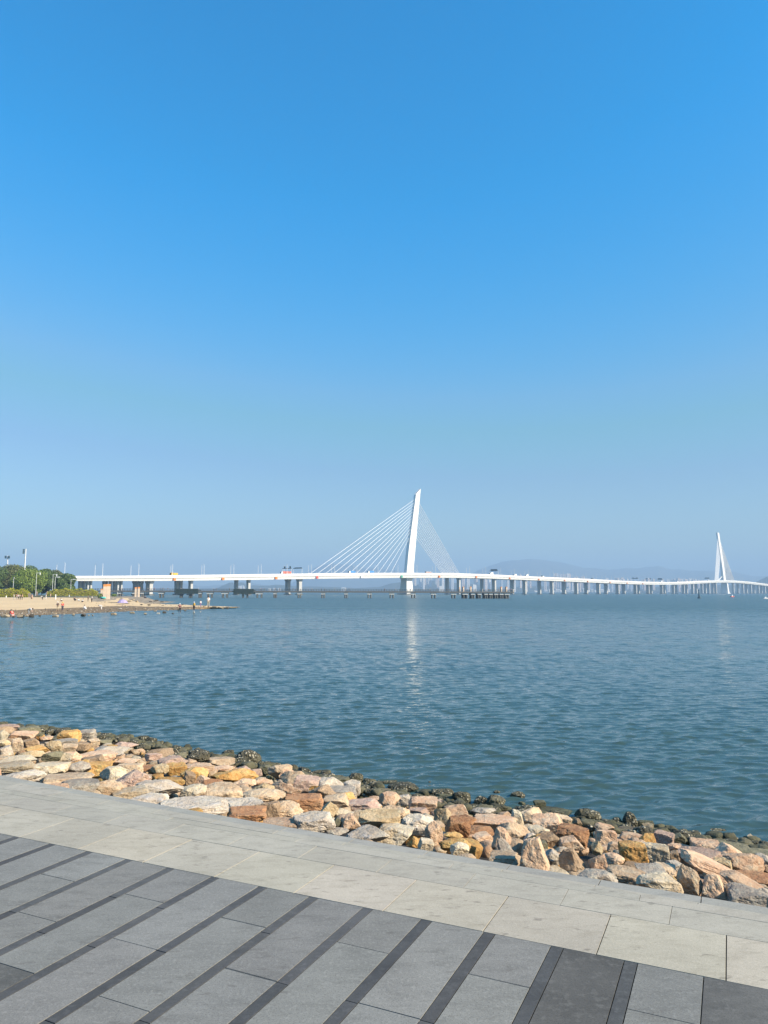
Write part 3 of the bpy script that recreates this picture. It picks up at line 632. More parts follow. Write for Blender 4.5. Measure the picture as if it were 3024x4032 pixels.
gantry(1172, 38, 'low open sign gantry with pale legs right of the red lorry', [(0, 13., 1.2)])
gantry(1945, 36, 'green panel sign gantry over the white lorry right of the near pylon', [(0, 12., 3.2)])
for i, (x, pn_) in enumerate(((2501, [(-4.5, 2.2, 3.), (4.5, 2.2, 3.), (0, 9, 1.6)]), (2553, [(-4.5, 2, 3.), (4.5, 2, 3.)]), (2599, [(0, 11, 3.8)]), (2785, [(0, 11, 3.6)]))):
    gantry(x, 30, ['dark sign gantry with two raised boxes', 'thin sign gantry with two small boxes', 'dark sign gantry with one broad panel, second closest to the far pylon', 'sign gantry with one broad panel next to the far pylon'][i] + (' on the far bridge stretch' if i < 2 else ''), pn_)
# vehicles
def wheels(g, xs_, r=.5, w=2.2):
    for x in xs_:
        for s in (-1, 1):
            mb = MB(); mb.tube((x, s * (w / 2 - .3), r), (x, s * w / 2, r), r, r, 10); mb.build('wheel', M_tyre, g)
def lorry(x, off, label, body, L_=12.2, cab=M_white, H=2.6, direct=-1, tip=True):
    p, t, n, zt, zb = station(x, off); g = empty('lorry', (p[0], p[1], zt - 1.12), math.atan2(t[1], t[0]) + (math.pi if direct < 0 else 0))
    mb = MB(); mb.box((0, 0, 1.25 + H / 2), (L_, 2.45, H)); mb.build('container', body, g)
    mb = MB(); mb.box((0, 0, 1.08), (L_ + .4, 1., .3)); mb.build('chassis', M_tyre, g)
    mb = MB(); f = L_ / 2 + 1.5; mb.loft([[(f - 1.1, -1.2, .6), (f + 1.1, -1.2, .6), (f + 1.1, 1.2, .6), (f - 1.1, 1.2, .6)], [(f - 1.1, -1.2, 2.), (f + 1.1, -1.2, 2.), (f + 1.1, 1.2, 2.), (f - 1.1, 1.2, 2.)], [(f - 1.1, -1.15, 3.6), (f + .7, -1.1, 3.5), (f + .7, 1.1, 3.5), (f - 1.1, 1.15, 3.6)]]); c_ = mb.build('cab', cab, g)
    mb = MB(); mb.box((f + 1.0, 0, 2.5), (.3, 2.1, .8)); mb.build('windscreen', M_glass, c_)
    wheels(g, (-L_ / 2 + 1, -L_ / 2 + 2.2, L_ / 2 - 1, f), .5); tag(g, label, 'lorry', 'vehicles on the bridge'); return g
M_cont = plain('container_red', (.62, .17, .11), .55); M_blue = plain('container_blue', (.06, .25, .55), .5); M_yellow = plain('yellow_paint', (.78, .45, .05), .5)
lorry(1128, 4, 'white cab lorry hauling a long red container left of the near pylon', M_cont)
lorry(1388, 4, 'blue box lorry under the left cables, the left one of two', M_blue, 8.)
lorry(1462, 4, 'blue box lorry under the left cables, closer to the near pylon', M_blue, 7.5)
lorry(1936, 4, 'white box lorry below the green sign gantry', M_white, 6.5, H=3.4)
lorry(2076, 4, 'white box lorry on the bridge right of the pier end', M_white, 6.5, H=3.4)
lorry(2030, 4, 'small white lorry on the bridge just right of the pier end columns', M_white, 5.)
lorry(688, 4, 'yellow lorry at the left end of the bridge', M_yellow, 6., M_yellow, 2.)
lorry(2138, 4, 'flat white lorry with a dark cab on the right bridge stretch', M_white, 5., M_sign, 1.5)
lorry(2334, 4, 'low dark lorry on the right bridge stretch', M_sign, 4., M_sign, 1.7)
lorry(2605, 4, 'white lorry passing under the broad panel gantry', M_white, 8., H=3.4)
lorry(2668, 4, 'white lorry midway between the right gantries', M_white, 5., H=3.)
lorry(2790, 4, 'white lorry beside the far pylon gantry', M_white, 6., H=3.)
p, t, n, zt, zb = station(1686, 4); g = empty('coach', (p[0], p[1], zt - 1.12), math.atan2(t[1], t[0]))
mb = MB(); mb.box((0, 0, 1.9), (11.6, 2.5, 2.9)); bd = mb.build('body', M_white, g)
mb = MB(); mb.box((0, 0, 2.55), (10.8, 2.56, .85)); mb.build('window_band', M_glass, bd)
mb = MB(); mb.box((0, 0, 1.75), (11.65, 2.54, .4)); mb.build('stripe', M_red, bd)
mb = MB(); mb.box((-5.7, 0, 2.3), (.3, 2.3, 1.5)); mb.build('windscreen', M_glass, bd)
wheels(g, (-3.8, 3.6)); tag(g, 'white coach with red stripe right of the near pylon', 'coach', 'vehicles on the bridge')

# ------------------------------------------------------------------ low pier in front of the bridge
M_pierd = plain('pier_deck_concrete', (.12, .12, .115), .7, .1, .5); M_cap = plain('pier_cap_concrete', (.72, .71, .67), .7, .1, .4); M_pile = plain('wet_pile', (.14, .135, .12), .8); M_rail = plain('rail_steel', (.06, .07, .075), .5); M_dkgreen = plain('dark_platform', (.022, .04, .036), .7)
PA = onz(300, 2352, 0); PB = onz(2024, 2356.5, 0); PT = (PB - PA)[:2]; PLN = np.linalg.norm(PT); PT = PT / PLN; PN = np.array([-PT[1], PT[0]]); PZ = 4.25
pierE = empty('footbridge_pier', (PA[0], PA[1], 0), math.atan2(PT[1], PT[0])); tag(pierE, 'low concrete footbridge pier on piles with railing in front of the bridge', 'pier')
def pxl(x):   # distance along the pier for a picture column
    lo, hi = -50., PLN + 50
    for _ in range(40):
        m_ = (lo + hi) / 2; q = PA[:2] + PT * m_
        if proj((q[0], q[1], 2.))[0] < x: lo = m_
        else: hi = m_
    return lo
WD = 4.2
mb = MB(); mb.box((PLN / 2, WD / 2, PZ - .5), (PLN, WD, 1.0)); mb.build('deck', M_pierd, pierE)
xe = pxl(1815); mb = MB(); mb.box(((xe + PLN) / 2, 6.5, PZ - .42), (PLN - xe, 11, .8)); mb.build('head_platform', M_pierd, pierE)
for xa, xb in ((690, 780), (919, 999)):
    x0_, x1_ = pxl(xa), pxl(xb); mb = MB(); mb.box(((x0_ + x1_) / 2, 3.6, 3.55), (x1_ - x0_, 7.8, 2.5)); mb.box(((x0_ + x1_) / 2, -.32, PZ + .45), (x1_ - x0_, .1, 1.3)); mb.build('netted_platform', M_dkgreen, pierE)
for yy in (.12, WD - .12):
    mb = MB(); nP = int(PLN / 1.6)
    for i in range(nP + 1): mb.box((PLN * i / nP, yy, PZ + .55), (.12, .12, 1.1))
    for zz in (.35, .7, 1.1): mb.box((PLN / 2, yy, PZ + zz), (PLN, .08, .1))
    mb.build('railing', M_rail, pierE)
for x, wpx in ((469, 15), (525, 14), (558, 14), (633, 28), (711, 14), (748, 16), (786, 16), (825, 34), (884, 38), (964, 40), (1020, 40), (1082, 16), (1178, 20), (1272, 21), (1362, 17), (1455, 23), (1543, 27), (1628, 26), (1708, 29), (1787, 27), (1833, 30), (1863, 20), (1889, 20), (1915, 18), (1934, 18), (1955, 20), (1976, 20), (1998, 26)):
    s = pxl(x); w = wpx / F * 450; mb = MB()
    deep = 3.2 if x < 1815 else 9.
    mb.box((s, deep / 2 + .4, 2.9), (w * .62 + .6, deep, 1.4)); c_ = mb.build('pile_cap', M_cap, pierE)
    for sx in (-.3, .3):
        for yy in ((1., deep - .4) if x < 1815 else (1., deep * .5, deep - .4)):
            mb = MB(); mb.tube((s + sx * w * .7, yy, -2), (s + sx * w * .7, yy, 2.27), .42, .42, 8); mb.build('pile', M_pile, pierE)
def onpier(x, off): s = pxl(x); q = PA[:2] + PT * s + PN * off; return (q[0], q[1], PZ)
# terracotta columns
M_terra = plain('terracotta', (.36, .14, .08), .7, .12, 1.); M_sand_st = plain('sandstone', (.58, .47, .36), .75, .12, 1.); M_orng = plain('orange_glaze', (.62, .25, .07), .6, .1, 1.)
def column(loc, w, h, label, rz, group='square stone columns'):
    g = empty('square_column', loc, rz); mb = MB(); mb.box((0, 0, h * .42), (w, w, h * .84 + .2), 0); mb.build('shaft', M_sand_st, g)
    mb = MB(); mb.box((0, 0, h * .925), (w * 1.02, w * 1.02, h * .15)); mb.build('head', M_orng, g)
    mb = MB(); mb.box((-w * .503, 0, h * .42), (.06, w * .7, h * .8)); mb.build('side_panel', M_terra, g); tag(g, label, 'column', group)
for i, x in enumerate((1827, 1856, 1977, 1998)):
    column(onpier(x, 3.), .95, 2.9, ['leftmost terracotta column on the pier head', 'second terracotta column from the left on the pier head', 'third terracotta column from the left on the pier head', 'terracotta column closest to the pier tip'][i], .5)
o_ = onpier(1812, 3.); column(o_, .6, 2.4, 'slim red post column where the pier head begins', .5)

# ------------------------------------------------------------------ beach and park on the left
def layered(name, base, alts, bump=.3, dist=.1):
    m, nt, b = mat(name); geo = N(nt, 'ShaderNodeNewGeometry'); c = base
    for (sc2, lo, hi, c2) in alts:
        nz = noise(nt, geo.outputs['Position'], sc2, 6, .62); c = mixc(nt, ramp(nt, nz.outputs[0], lo, hi), c, c2)
    L(nt, c, b.inputs['Base Color']); b.inputs['Roughness'].default_value = .85
    bp = N(nt, 'ShaderNodeBump'); bp.inputs['Strength'].default_value = bump; bp.inputs['Distance'].default_value = dist; L(nt, nz.outputs[0], bp.inputs['Height']); L(nt, bp.outputs[0], b.inputs['Normal'])
    return m
M_sand = layered('dry_sand', (.66, .47, .25), [(.12, .4, .65, (.57, .40, .21)), (1.5, .5, .7, (.68, .52, .31))])
M_mud = layered('wet_shingle', (.185, .122, .06), [(.25, .4, .62, (.25, .172, .09)), (1.2, .48, .62, (.125, .082, .042)), (4., .55, .68, (.30, .225, .13))], .8, .25)
M_shelf = layered('stony_flat', (.30, .23, .15), [(.3, .42, .6, (.20, .15, .09)), (2., .5, .64, (.38, .31, .22))], .8, .25)
def strip(name, stations, mats, label, nsub=8, wob=.0):
    # stations: list of rows of (px, py, z) from front to back
    nst = len(stations); k = len(stations[0]); rowsV = []
    for s in range(nst - 1):
        for q in range(nsub):
            f = q / nsub; rowsV.append([np.array(onz(*stations[s][j][:3])) * (1 - f) + np.array(onz(*stations[s + 1][j][:3])) * f for j in range(k)])
    rowsV.append([np.array(onz(*stations[-1][j][:3])) for j in range(k)])
    V = []; m2 = 6
    for rw in rowsV:
        for j in range(k - 1):
            for q in range(m2): f = q / m2; V.append(rw[j] * (1 - f) + rw[j + 1] * f)
        V.append(rw[-1])
    V = np.array(V); nc = (k - 1) * m2 + 1
    V[:, 2] += wob * fbm(V * .35, 3); V[:, :2] += (wob * 9) * np.stack([fbm(V * .11 + 5, 3), fbm(V * .11 + 50, 3)], 1)
    Fs = []; MI = []
    for i in range(len(rowsV) - 1):
        for j in range(nc - 1): a = i * nc + j; Fs.append((a, a + nc, a + nc + 1, a + 1)); MI.append(min(j // m2, len(mats) - 1))
    me = npmesh(name, V, Fs, mats); me.polygons.foreach_set('material_index', MI); return tag(link(name, me), label, None, None, 'structure')
strip('beach', [
 [(-420, 2441, -.25), (-420, 2410, .7), (-420, 2366, 1.4), (-420, 2352, 1.7)],
 [(-120, 2437, -.25), (-120, 2405, .7), (-120, 2366, 1.4), (-120, 2352, 1.7)],
 [(0, 2434, -.25), (0, 2402.5, .7), (0, 2366, 1.4), (0, 2352, 1.7)],
 [(150, 2431, -.25), (150, 2399, .7), (150, 2365, 1.4), (150, 2352, 1.7)],
 [(300, 2428.5, -.25), (300, 2392, .7), (300, 2367, 1.4), (300, 2353, 1.6)],
 [(420, 2422, -.25), (420, 2388, .65), (420, 2369, 1.2), (420, 2354, 1.4)],
 [(500, 2417.5, -.25), (500, 2386, .55), (500, 2370, .9), (510, 2354, .9)],
 [(570, 2414.5, -.25), (570, 2388, .5), (572, 2378, .5), (575, 2374, -.1)],
 [(700, 2408.5, -.25), (700, 2390, .45), (700, 2384, .4), (700, 2379, -.25)],
 [(820, 2402, -.25), (820, 2391, .4), (820, 2387.5, .3), (820, 2384, -.25)],
 [(930, 2394, -.25), (930, 2391.5, .2), (930, 2390.5, .2), (930, 2389, -.25)],
 [(950, 2392, -.3), (950, 2391.2, -.2), (950, 2390.6, -.2), (950, 2390, -.3)]], [M_mud, M_sand, M_sand], 'sandy beach with a dark wet stony foreshore and spit', 8, .12)
M_grass = layered('park_soil', (.10, .11, .045), [(.3, .4, .6, (.16, .14, .07))])
mb = MB(); q = [onz(-600, 2352.5, 1.68), onz(505, 2354, .85), (-119, 345, .9), (-168, 460, 1.2), (-420, 460, 2.), (-420, 300, 2.)]
mb.add([q[0], q[1], q[2], q[3], q[4], q[5]], [(0, 1, 2, 3, 4, 5)]); tag(mb.build('park_ground', M_grass), 'planted park ground behind the beach', None, None, 'structure')
# stony apron towards the columns
strip('shore_shingle', [[(360, 2368, 1.3), (360, 2360, 1.45), (360, 2352, 1.62)], [(440, 2372, 1.08), (440, 2362, 1.2), (440, 2350, 1.45)], [(510, 2377.5, .72), (510, 2364, .8), (510, 2348, 1.0)], [(565, 2380, .38), (565, 2366, .5), (568, 2350, .2)], [(620, 2377, .1), (620, 2370.5, .28), (620, 2363, -.2)], [(680, 2373, -.1), (680, 2370, .1), (680, 2366.5, -.25)], [(725, 2371, -.35), (725, 2369.5, -.3), (725, 2368, -.35)]], [M_shelf], 'stony brown foreshore by the stone columns', 8, .16)
column(onz(400, 2348, 1.6), 1.0, 3.3, 'shortest of three terracotta topped columns by the clipped hedge', .35)
column(onz(412, 2357, 1.5), 1.15, 4.7, 'middle of three terracotta topped columns by the clipped hedge', .35)
column(onz(426, 2358.5, 1.45), 1.15, 4.8, 'rightmost of three terracotta topped columns by the clipped hedge', .35)
column(onz(533.5, 2349.5, .8), 1.05, 5.2, 'left one of a column pair on the shingle before the bridge', .35)
column(onz(545.5, 2350, .8), 1.2, 5.3, 'right one of a column pair on the shingle before the bridge', .35)

# foliage
def leafmat(name, a, b2):
    m, nt, b = mat(name); geo = N(nt, 'ShaderNodeNewGeometry'); nz = noise(nt, geo.outputs['Position'], .9, 4, .6); oi = N(nt, 'ShaderNodeObjectInfo')
    L(nt, mixc(nt, ramp(nt, nz.outputs[0], .38, .62), a, b2), b.inputs['Base Color']); b.inputs['Roughness'].default_value = .6
    return m
LM = {'dark': leafmat('leaf_dark', (.045, .085, .018), (.11, .165, .03)), 'mid': leafmat('leaf_mid', (.10, .17, .022), (.19, .25, .035)), 'bright': leafmat('leaf_bright', (.11, .17, .02), (.19, .25, .03)), 'olive': leafmat('leaf_olive', (.09, .11, .03), (.15, .16, .05)), 'hedge': leafmat('leaf_hedge', (.24, .25, .012), (.36, .34, .018))}
M_bark = plain('bark', (.16, .13, .10), .9, .2, 2.)
def leaves(mb, c, rx, ry, rz_, n, size, rs):
    d = rs.normal(size=(n, 3)); d /= np.linalg.norm(d, axis=1)[:, None]; rr = rs.uniform(.55, 1., n) ** .6
    P = d * rr[:, None] * np.array([rx, ry, rz_]) * (1 + .22 * noise3(d * 2.3 + c[0])[:, None]) + np.array(c)
    for i in range(n):
        nrm = d[i] + rs.normal(size=3) * .7; nrm /= np.linalg.norm(nrm); a = np.cross(nrm, rs.normal(size=3)); a /= np.linalg.norm(a); b2 = np.cross(nrm, a); s = size * rs.uniform(.6, 1.4)
        p = P[i]; mb.add([p - a * s, p - b2 * s * .6, p + a * s, p + b2 * s * .6], [(0, 1, 2, 3)])
def tree(px, D, top_y, wpx, kind, label, z0=1.8, lean=0., open_=False, seed=1):
    D += 72
    p = atd(px, 2330, D); zt = atd(px, top_y, D)[2]; H = zt - z0; Wm = 1.12 * wpx / F * D; rs = np.random.RandomState(seed)
    g = empty('tree', (p[0], p[1], z0)); tr = MB(); th_ = H * (.3 if open_ else .17)
    tr.tube((0, 0, 0), (lean, 0, th_), .28, .2, 8)
    cl = []
    nb = 10 if open_ else 15
    for k in range(nb):
        a = 2 * math.pi * k / nb + rs.uniform(-.4, .4); q = rs.uniform(.25, .75) if k else 0.
        c = (lean + math.cos(a) * Wm * .5 * q, math.sin(a) * Wm * .42 * q, th_ + (H - th_) * (rs.uniform(.0, .6) if k > 3 else rs.uniform(.55, .72)))
        r = Wm * rs.uniform(.27, .36); rz_ = min(r * .85, H - c[2] if c[2] + r * .85 > H else 9); cl.append((c, r, max(min(rz_, c[2] - .2 + .3), .8)))
        tr.tube((lean * .9, 0, th_ * .92), c, .14, .05, 5)
    tr.build('trunk', M_bark, g)
    mb = MB()
    for c, r, rz_ in cl: leaves(mb, c, r, r, rz_, int(1500 if not open_ else 1000), .30, rs)
    mb.build('crown', LM[kind], g); tag(g, label, 'tree', 'park trees behind the beach')
tree(-40, 300, 2226, 110, 'dark', 'dark green tree cut by the left picture border', seed=1)
tree(32, 310, 2219, 110, 'olive', 'olive tinged broad tree in front of the shorter floodlight mast', open_=True, seed=2)
tree(70, 330, 2221, 100, 'dark', 'dark tree directly left of the tall floodlight mast', seed=3)
tree(92, 292, 2236, 84, 'bright', 'bright yellow green bushy tree over the path gap', seed=4)
tree(135, 300, 2236, 74, 'mid', 'mid green tree right of the bright bushy tree', seed=5)
tree(165, 335, 2229, 74, 'dark', 'dark domed tree rising behind the middle trees', seed=6)
tree(186, 315, 2241, 60, 'dark', 'dark tree behind the curled park lamps', seed=7)
tree(214, 330, 2243, 60, 'olive', 'sparse olive tree between two dark crowns', open_=True, seed=8)
tree(262, 305, 2248, 66, 'dark', 'rounded dark tree at the right end of the grove beside the bridge', seed=9)
tree(238, 318, 2256, 50, 'mid', 'small mid green tree beside the rounded end tree', seed=10)
def hedge(x0, x1, ytop, ybot, zb, label, seed):
    A = np.array(onz(x0, ybot, zb)); B = np.array(onz(x1, ybot, zb)); rs = np.random.RandomState(seed); Ln = np.linalg.norm(B - A); t = (B - A) / Ln; D = A[1]
    H = (ybot - ytop) / F * D; mb = MB(); n = int(Ln * 190)
    core = MB(); secs = []
    for k in range(14):
        f = k / 13; e = min(1., .55 + 3 * min(f, 1 - f)); q = A + t * Ln * f; hh = H * .9 * e
        secs.append([(q[0], q[1] + a * 2.4, zb + b2 * hh) for a, b2 in ((0.1, 0), (0.0, .7), (.25, 1.), (.8, 1.), (1., .6), (1., 0))])
    core.loft(secs); co = core.build('inner_branches', M_bark)
    for i in range(n):
        f = rs.random(); e = min(1., .55 + 3 * min(f, 1 - f)) * (1 + .12 * math.sin(f * 23) + .08 * math.sin(f * 61)); q = A + t * Ln * f
        a = rs.random(); hh = H * e
        if a < .6: d = (-.12 + rs.uniform(-.12, .1), rs.random())
        else: d = (rs.uniform(0, 2.4), 1. + rs.uniform(-.08, .08))
        p = np.array([q[0], q[1] + d[0], zb + d[1] * hh]); nrm = np.array([0, -.6, .6]) + rs.normal(size=3) * .7; nrm /= np.linalg.norm(nrm); u = np.cross(nrm, rs.normal(size=3)); u /= np.linalg.norm(u); w = np.cross(nrm, u); s = rs.uniform(.12, .26)
        mb.add([p - u * s, p - w * s * .6, p + u * s, p + w * s * .6], [(0, 1, 2, 3)])
    o = mb.build('hedge', LM['hedge']); co.parent = o; tag(o, label, 'hedge', 'clipped hedges behind the beach')
hedge(-90, 110, 2322, 2351, 1.7, 'clipped yellow green hedge left of the path gap', 3)
hedge(186, 383, 2322, 2346, 1.75, 'long clipped yellow green hedge right of the path gap', 4)
def shrub(px, py, z, w, h, label, seed):
    p = onz(px, py, z); mb = MB(); rs = np.random.RandomState(seed); leaves(mb, (0, 0, h * .5), w / 2, w / 2, h / 2, 420, .14, rs); o = mb.build('shrub', LM['mid'], None, False, p); tag(o, label, 'shrub')
shrub(394, 2357, 1.5, 1.8, 1.8, 'small green shrub at the foot of the three columns', 1)
shrub(449, 2349, 1.3, 2.6, 1.3, 'low green shrub on the shingle right of the three columns', 2)
# masts and lamps
M_pole = plain('galvanised', (.66, .67, .68), .45, .04)
def mast(px0, px1, ytop, D, label, n):
    a = atd(px1, 2326, D); b2 = atd(px0, ytop, D); g = empty('floodlight_mast', (a[0], a[1], 1.9)); v = np.array(b2) - np.array([a[0], a[1], 1.9])
    mb = MB(); mb.tube((0, 0, 0), v, .55, .3, 8); mb.build('pole', M_pole, g)
    for k in range(n):
        for s in (-1,) if n > 4 else (-1, 1):
            f = 1 - .012 - .018 * k; q = v * f; mb = MB(); mb.box((q[0] + s * .95, q[1] - .3, q[2]), (.9, .5, .34)); mb.build('floodlight', M_sign, g)
    tag(g, label, 'floodlight mast', 'stadium floodlight masts')
mast(102, 91, 2161, 400, 'tall white floodlight mast above the bright trees', 6)
mast(30, 29, 2188, 420, 'shorter floodlight mast above the leftmost trees', 4)
def parklamp(px, ybase, ytop, z, label, arm, kind):
    p = onz(px, ybase, z); D = p[1]; H = (ybase - ytop) / F * D; g = empty('park_lamp', p); mb = MB(); mb.tube((0, 0, 0), (0, 0, H), .11, .08, 6); mb.build('pole', M_pole, g)
    mb = MB(); mb.tube((0, 0, H * .97), (arm * .6, 0, H * 1.0), .09, .08, 6); mb.tube((arm * .6, 0, H), (arm, 0, H * .985), .08, .07, 6); mb.build('arm', M_pole, g)
    if kind == 'leaf':
        P, Fs = rock_verts(77, .5, .2, 1.3, 3, 0, .1, True); h_ = link('lamp_head', npmesh('lamp_head', P, Fs, M_white), g, (arm, 0, H * .95))
    else:
        mb = MB(); mb.box((arm * .75, 0, H * .985), (abs(arm) * .6, .4, .3)); mb.build('lamp_head', M_white, g)
    tag(g, label, 'lamp', 'park lamps before the trees')
parklamp(140, 2346, 2256, 1.72, 'curled park lamp with a leaf shaped head in front of the bright tree', 1.5, 'leaf')
parklamp(205, 2346, 2262, 1.72, 'slim park lamp with a curled arm left of the camera pole', 1.6, 'leaf')
parklamp(214.5, 2346, 2272, 1.74, 'white camera pole with a square arm behind the long hedge', 1.9, 'box')
parklamp(277, 2345, 2281, 1.74, 'white camera pole with a square arm by the end tree', 1.9, 'box')
parklamp(50, 2346, 2275, 1.75, 'plain pale post among the left tree trunks', .3, 'box')

# standing stones, bollards
def stone(px, py, z, w, h, c, name, label, seed, group):
    p = onz(px, py, z); P, Fs = rock_verts(seed, w, w * .7, h, 4, .4, .9); o = link(name, npmesh(name, P, Fs, RM2[c]), None, (p[0], p[1], z + h * .45)); tag(o, label, 'stone', group); return o
RM2 = {k: rockmat('beach_' + k, *v, tide=False) for k, v in dict(P=((.55, .38, .27), (.47, .31, .22), (.35, .24, .17)), G=((.46, .37, .25), (.36, .28, .18), (.22, .17, .11)), D=((.10, .085, .06), (.15, .12, .085), (.05, .045, .035)), W=((.62, .58, .5), (.5, .46, .38), (.35, .3, .24))).items()}
for i, (x, y0, y1, w) in enumerate(((414, 725, 792, 28), (478, 685, 752, 30), (615, 690, 748, 26), (656, 720, 768, 18))):
    px, py = x / 3.318, 2120 + y1 / 3.318; p = onz(px, py, 1.6); k = p[1] / F
    stone(px, py, 1.6, w / 3.318 * k, (y1 - y0) / 3.318 * k, 'P', 'standing_stone', ['upright pink stone slab left of the path gap', 'tallest pink stone slab at the path gap', 'bent pink stone slab at the hedge end', 'short pink stone slab at the foot of the long hedge'][i], 400 + i, 'upright stones at the path gap')
mk = MB(); mk.tube((0, 0, 0), (0, 0, .75), .16, .13, 8)
bol_me = mk.mesh('bollard', M_white)
for i, (x, y) in enumerate(((725, 795), (905, 762), (1095, 752), (1210, 748), (80, 776))):
    p = onz(x / 3.318, 2120 + y / 3.318, 1.6); o = link('bollard', bol_me, None, p); o.scale = (1, 1, 1.9 if i == 0 else 1.)
    tag(o, ['tall white bollard at the left end of the long hedge', 'stubby white bollard before the long hedge, left of two others', 'stubby white bollard before the middle of the long hedge', 'stubby white bollard near the right end of the long hedge', 'stubby white bollard before the left hedge'][i], 'bollard', 'white bollards by the hedges')
# foreshore stones (zoom coordinates of two picture crops)
bs = []
for txt, ox, oy in (("75 990 108 1030 G;130 995 105 1025 G;268 992 88 1035 G;345 1000 70 1022 G;412 985 80 1030 D;725 1000 85 1028 G;715 972 50 995 G;835 980 30 1000 W;960 975 40 1008 G;1088 980 70 1020 D;1158 995 28 1012 G;1210 1000 20 1014 G;1485 970 75 1002 G;1022 905 36 922 W;520 1000 30 1020 D;615 990 18 1002 G;30 1012 40 1030 D;180 1010 40 1034 D", 0, 2120),
                  ("400 755 80 782 G;165 770 60 796 G;570 772 45 796 G;740 768 40 788 W;820 750 60 780 D;932 770 32 788 D;1205 755 30 772 W;1290 752 16 768 W;1338 680 40 705 G;1415 682 60 702 W;1475 680 70 712 G;1580 702 40 724 G;1640 695 40 722 D;700 740 40 756 G;860 730 30 744 G;1090 735 40 752 D;1150 715 40 730 G;640 620 50 632 D;720 600 60 614 D;790 622 60 634 D;850 618 40 628 D;690 612 40 624 D;460 610 40 640 G;360 605 60 640 G;300 620 50 650 G;410 590 50 612 G;520 655 40 672 D;620 660 40 676 D;800 672 40 688 D;1060 660 30 670 D;1170 668 26 678 D;310 715 60 735 G;240 710 40 725 W;120 720 30 733 G;450 705 30 716 G;560 715 40 727 G;760 715 30 726 G;930 712 40 724 G;1000 730 40 742 D;90 640 40 655 G;190 645 50 662 D", 400, 2180)):
    for it in txt.split(';'):
        a = it.split(); x, y0, w, y1 = [float(k) for k in a[:4]]; bs.append((ox + x / 3.318, oy + y0 / 3.318, w / 3.318, oy + y1 / 3.318, a[4]))
bs.sort()
cnt_ = {}
for i, (px, y0, w, y1, c) in enumerate(bs):
    z = 0.02 if y1 > 2415 - .02 * px or px > 640 and y1 < 2385 else .35
    if y1 < 2392 and px < 620: z = .6
    p = onz(px, y1, z); k = p[1] / F; cnt_[c] = cnt_.get(c, 0) + 1
    stone(px, y1, z - .05, w * k, max((y1 - y0) * k, .25), c, 'beach_stone', f"{dict(G='grey brown', D='dark wet', W='pale')[c]} stone lying on the far foreshore, {ordn(cnt_[c] - 1)} {dict(G='grey brown', D='dark', W='pale')[c]} one from the left", 600 + i, 'stones on the far foreshore')

dgp = bpy.context.evaluated_depsgraph_get(); PV_, PF_, PM_, pc_ = [], [], [], 0
pt_ = [rock_verts(9500 + i, 1, .8, .6, 2, .4, 1.) for i in range(6)]
for i in range(800):
    px = rnd.uniform(-30, 940); f = rnd.random(); yf = np.interp(px, [-30, 300, 600, 930], [2434, 2428, 2413, 2393.5]); yb_ = np.interp(px, [-30, 300, 450, 600, 930], [2402, 2392, 2362, 2362, 2389.5]); py = yf + (yb_ - yf) * f ** 1.5
    d = Vector(ray(px, py)).normalized(); hit, loc, nrm, _i, ob, _m = sc.ray_cast(dgp, Vector(CAM) + d * 60, d, distance=400)
    if not hit or ob.name.split('.')[0] not in ('beach', 'shore_shingle') or loc[2] < -.1: continue
    P, Fs = pt_[i % 6]; q = rnd.uniform(.1, .36); a = rnd.uniform(0, 6.3); ca, sa = math.cos(a), math.sin(a)
    PV_.append((P * q) @ np.array([[ca, sa, 0], [-sa, ca, 0], [0, 0, 1]]) + np.array([loc[0], loc[1], loc[2] + q * .12])); PF_.append(Fs + pc_); pc_ += len(P); PM_ += [rnd.choice([0, 0, 0, 2, 1, 2])] * len(Fs)
me = npmesh('pebbles', np.vstack(PV_), np.vstack(PF_), [RM2['G'], RM2['D'], RM2['W']]); me.polygons.foreach_set('material_index', PM_)
tag(link('pebbles', me), 'small stones strewn over the far wet foreshore', None, None, 'stuff')

# ------------------------------------------------------------------ people
J0_ = dict(pel=(0, 0, .93), che=(0, 0, 1.28), nek=(0, .01, 1.46), hed=(0, .03, 1.58), top=(0, .03, 1.68))
POSE = {}
def pose(name, pel, che, nek, hed, top, sh, el, wr, hip, kn, an, toe): POSE[name] = dict(pel=pel, che=che, nek=nek, hed=hed, top=top, sh=sh, el=el, wr=wr, hip=hip, kn=kn, an=an, toe=toe)
pose('stand', (0, 0, .93), (0, 0, 1.27), (0, .01, 1.45), (0, .03, 1.57), (0, .03, 1.66), [(.18, 0, 1.38), (-.18, 0, 1.38)], [(.24, -.02, 1.12), (-.24, -.02, 1.12)], [(.23, .08, .86), (-.23, .08, .86)], [(.1, 0, .88), (-.1, 0, .88)], [(.11, .03, .48), (-.11, .03, .48)], [(.11, 0, .08), (-.11, 0, .08)], [(.12, .15, .04), (-.12, .15, .04)])
pose('walk', (0, 0, .92), (0, .03, 1.26), (0, .05, 1.44), (0, .07, 1.56), (0, .07, 1.65), [(.18, .02, 1.37), (-.18, .03, 1.37)], [(.24, .12, 1.12), (-.24, -.12, 1.12)], [(.22, .28, .92), (-.22, -.12, .86)], [(.1, 0, .87), (-.1, 0, .87)], [(.1, -.02, .47), (-.1, .2, .5)], [(.1, -.26, .14), (-.1, .26, .08)], [(.11, -.14, .05), (-.11, .4, .05)])
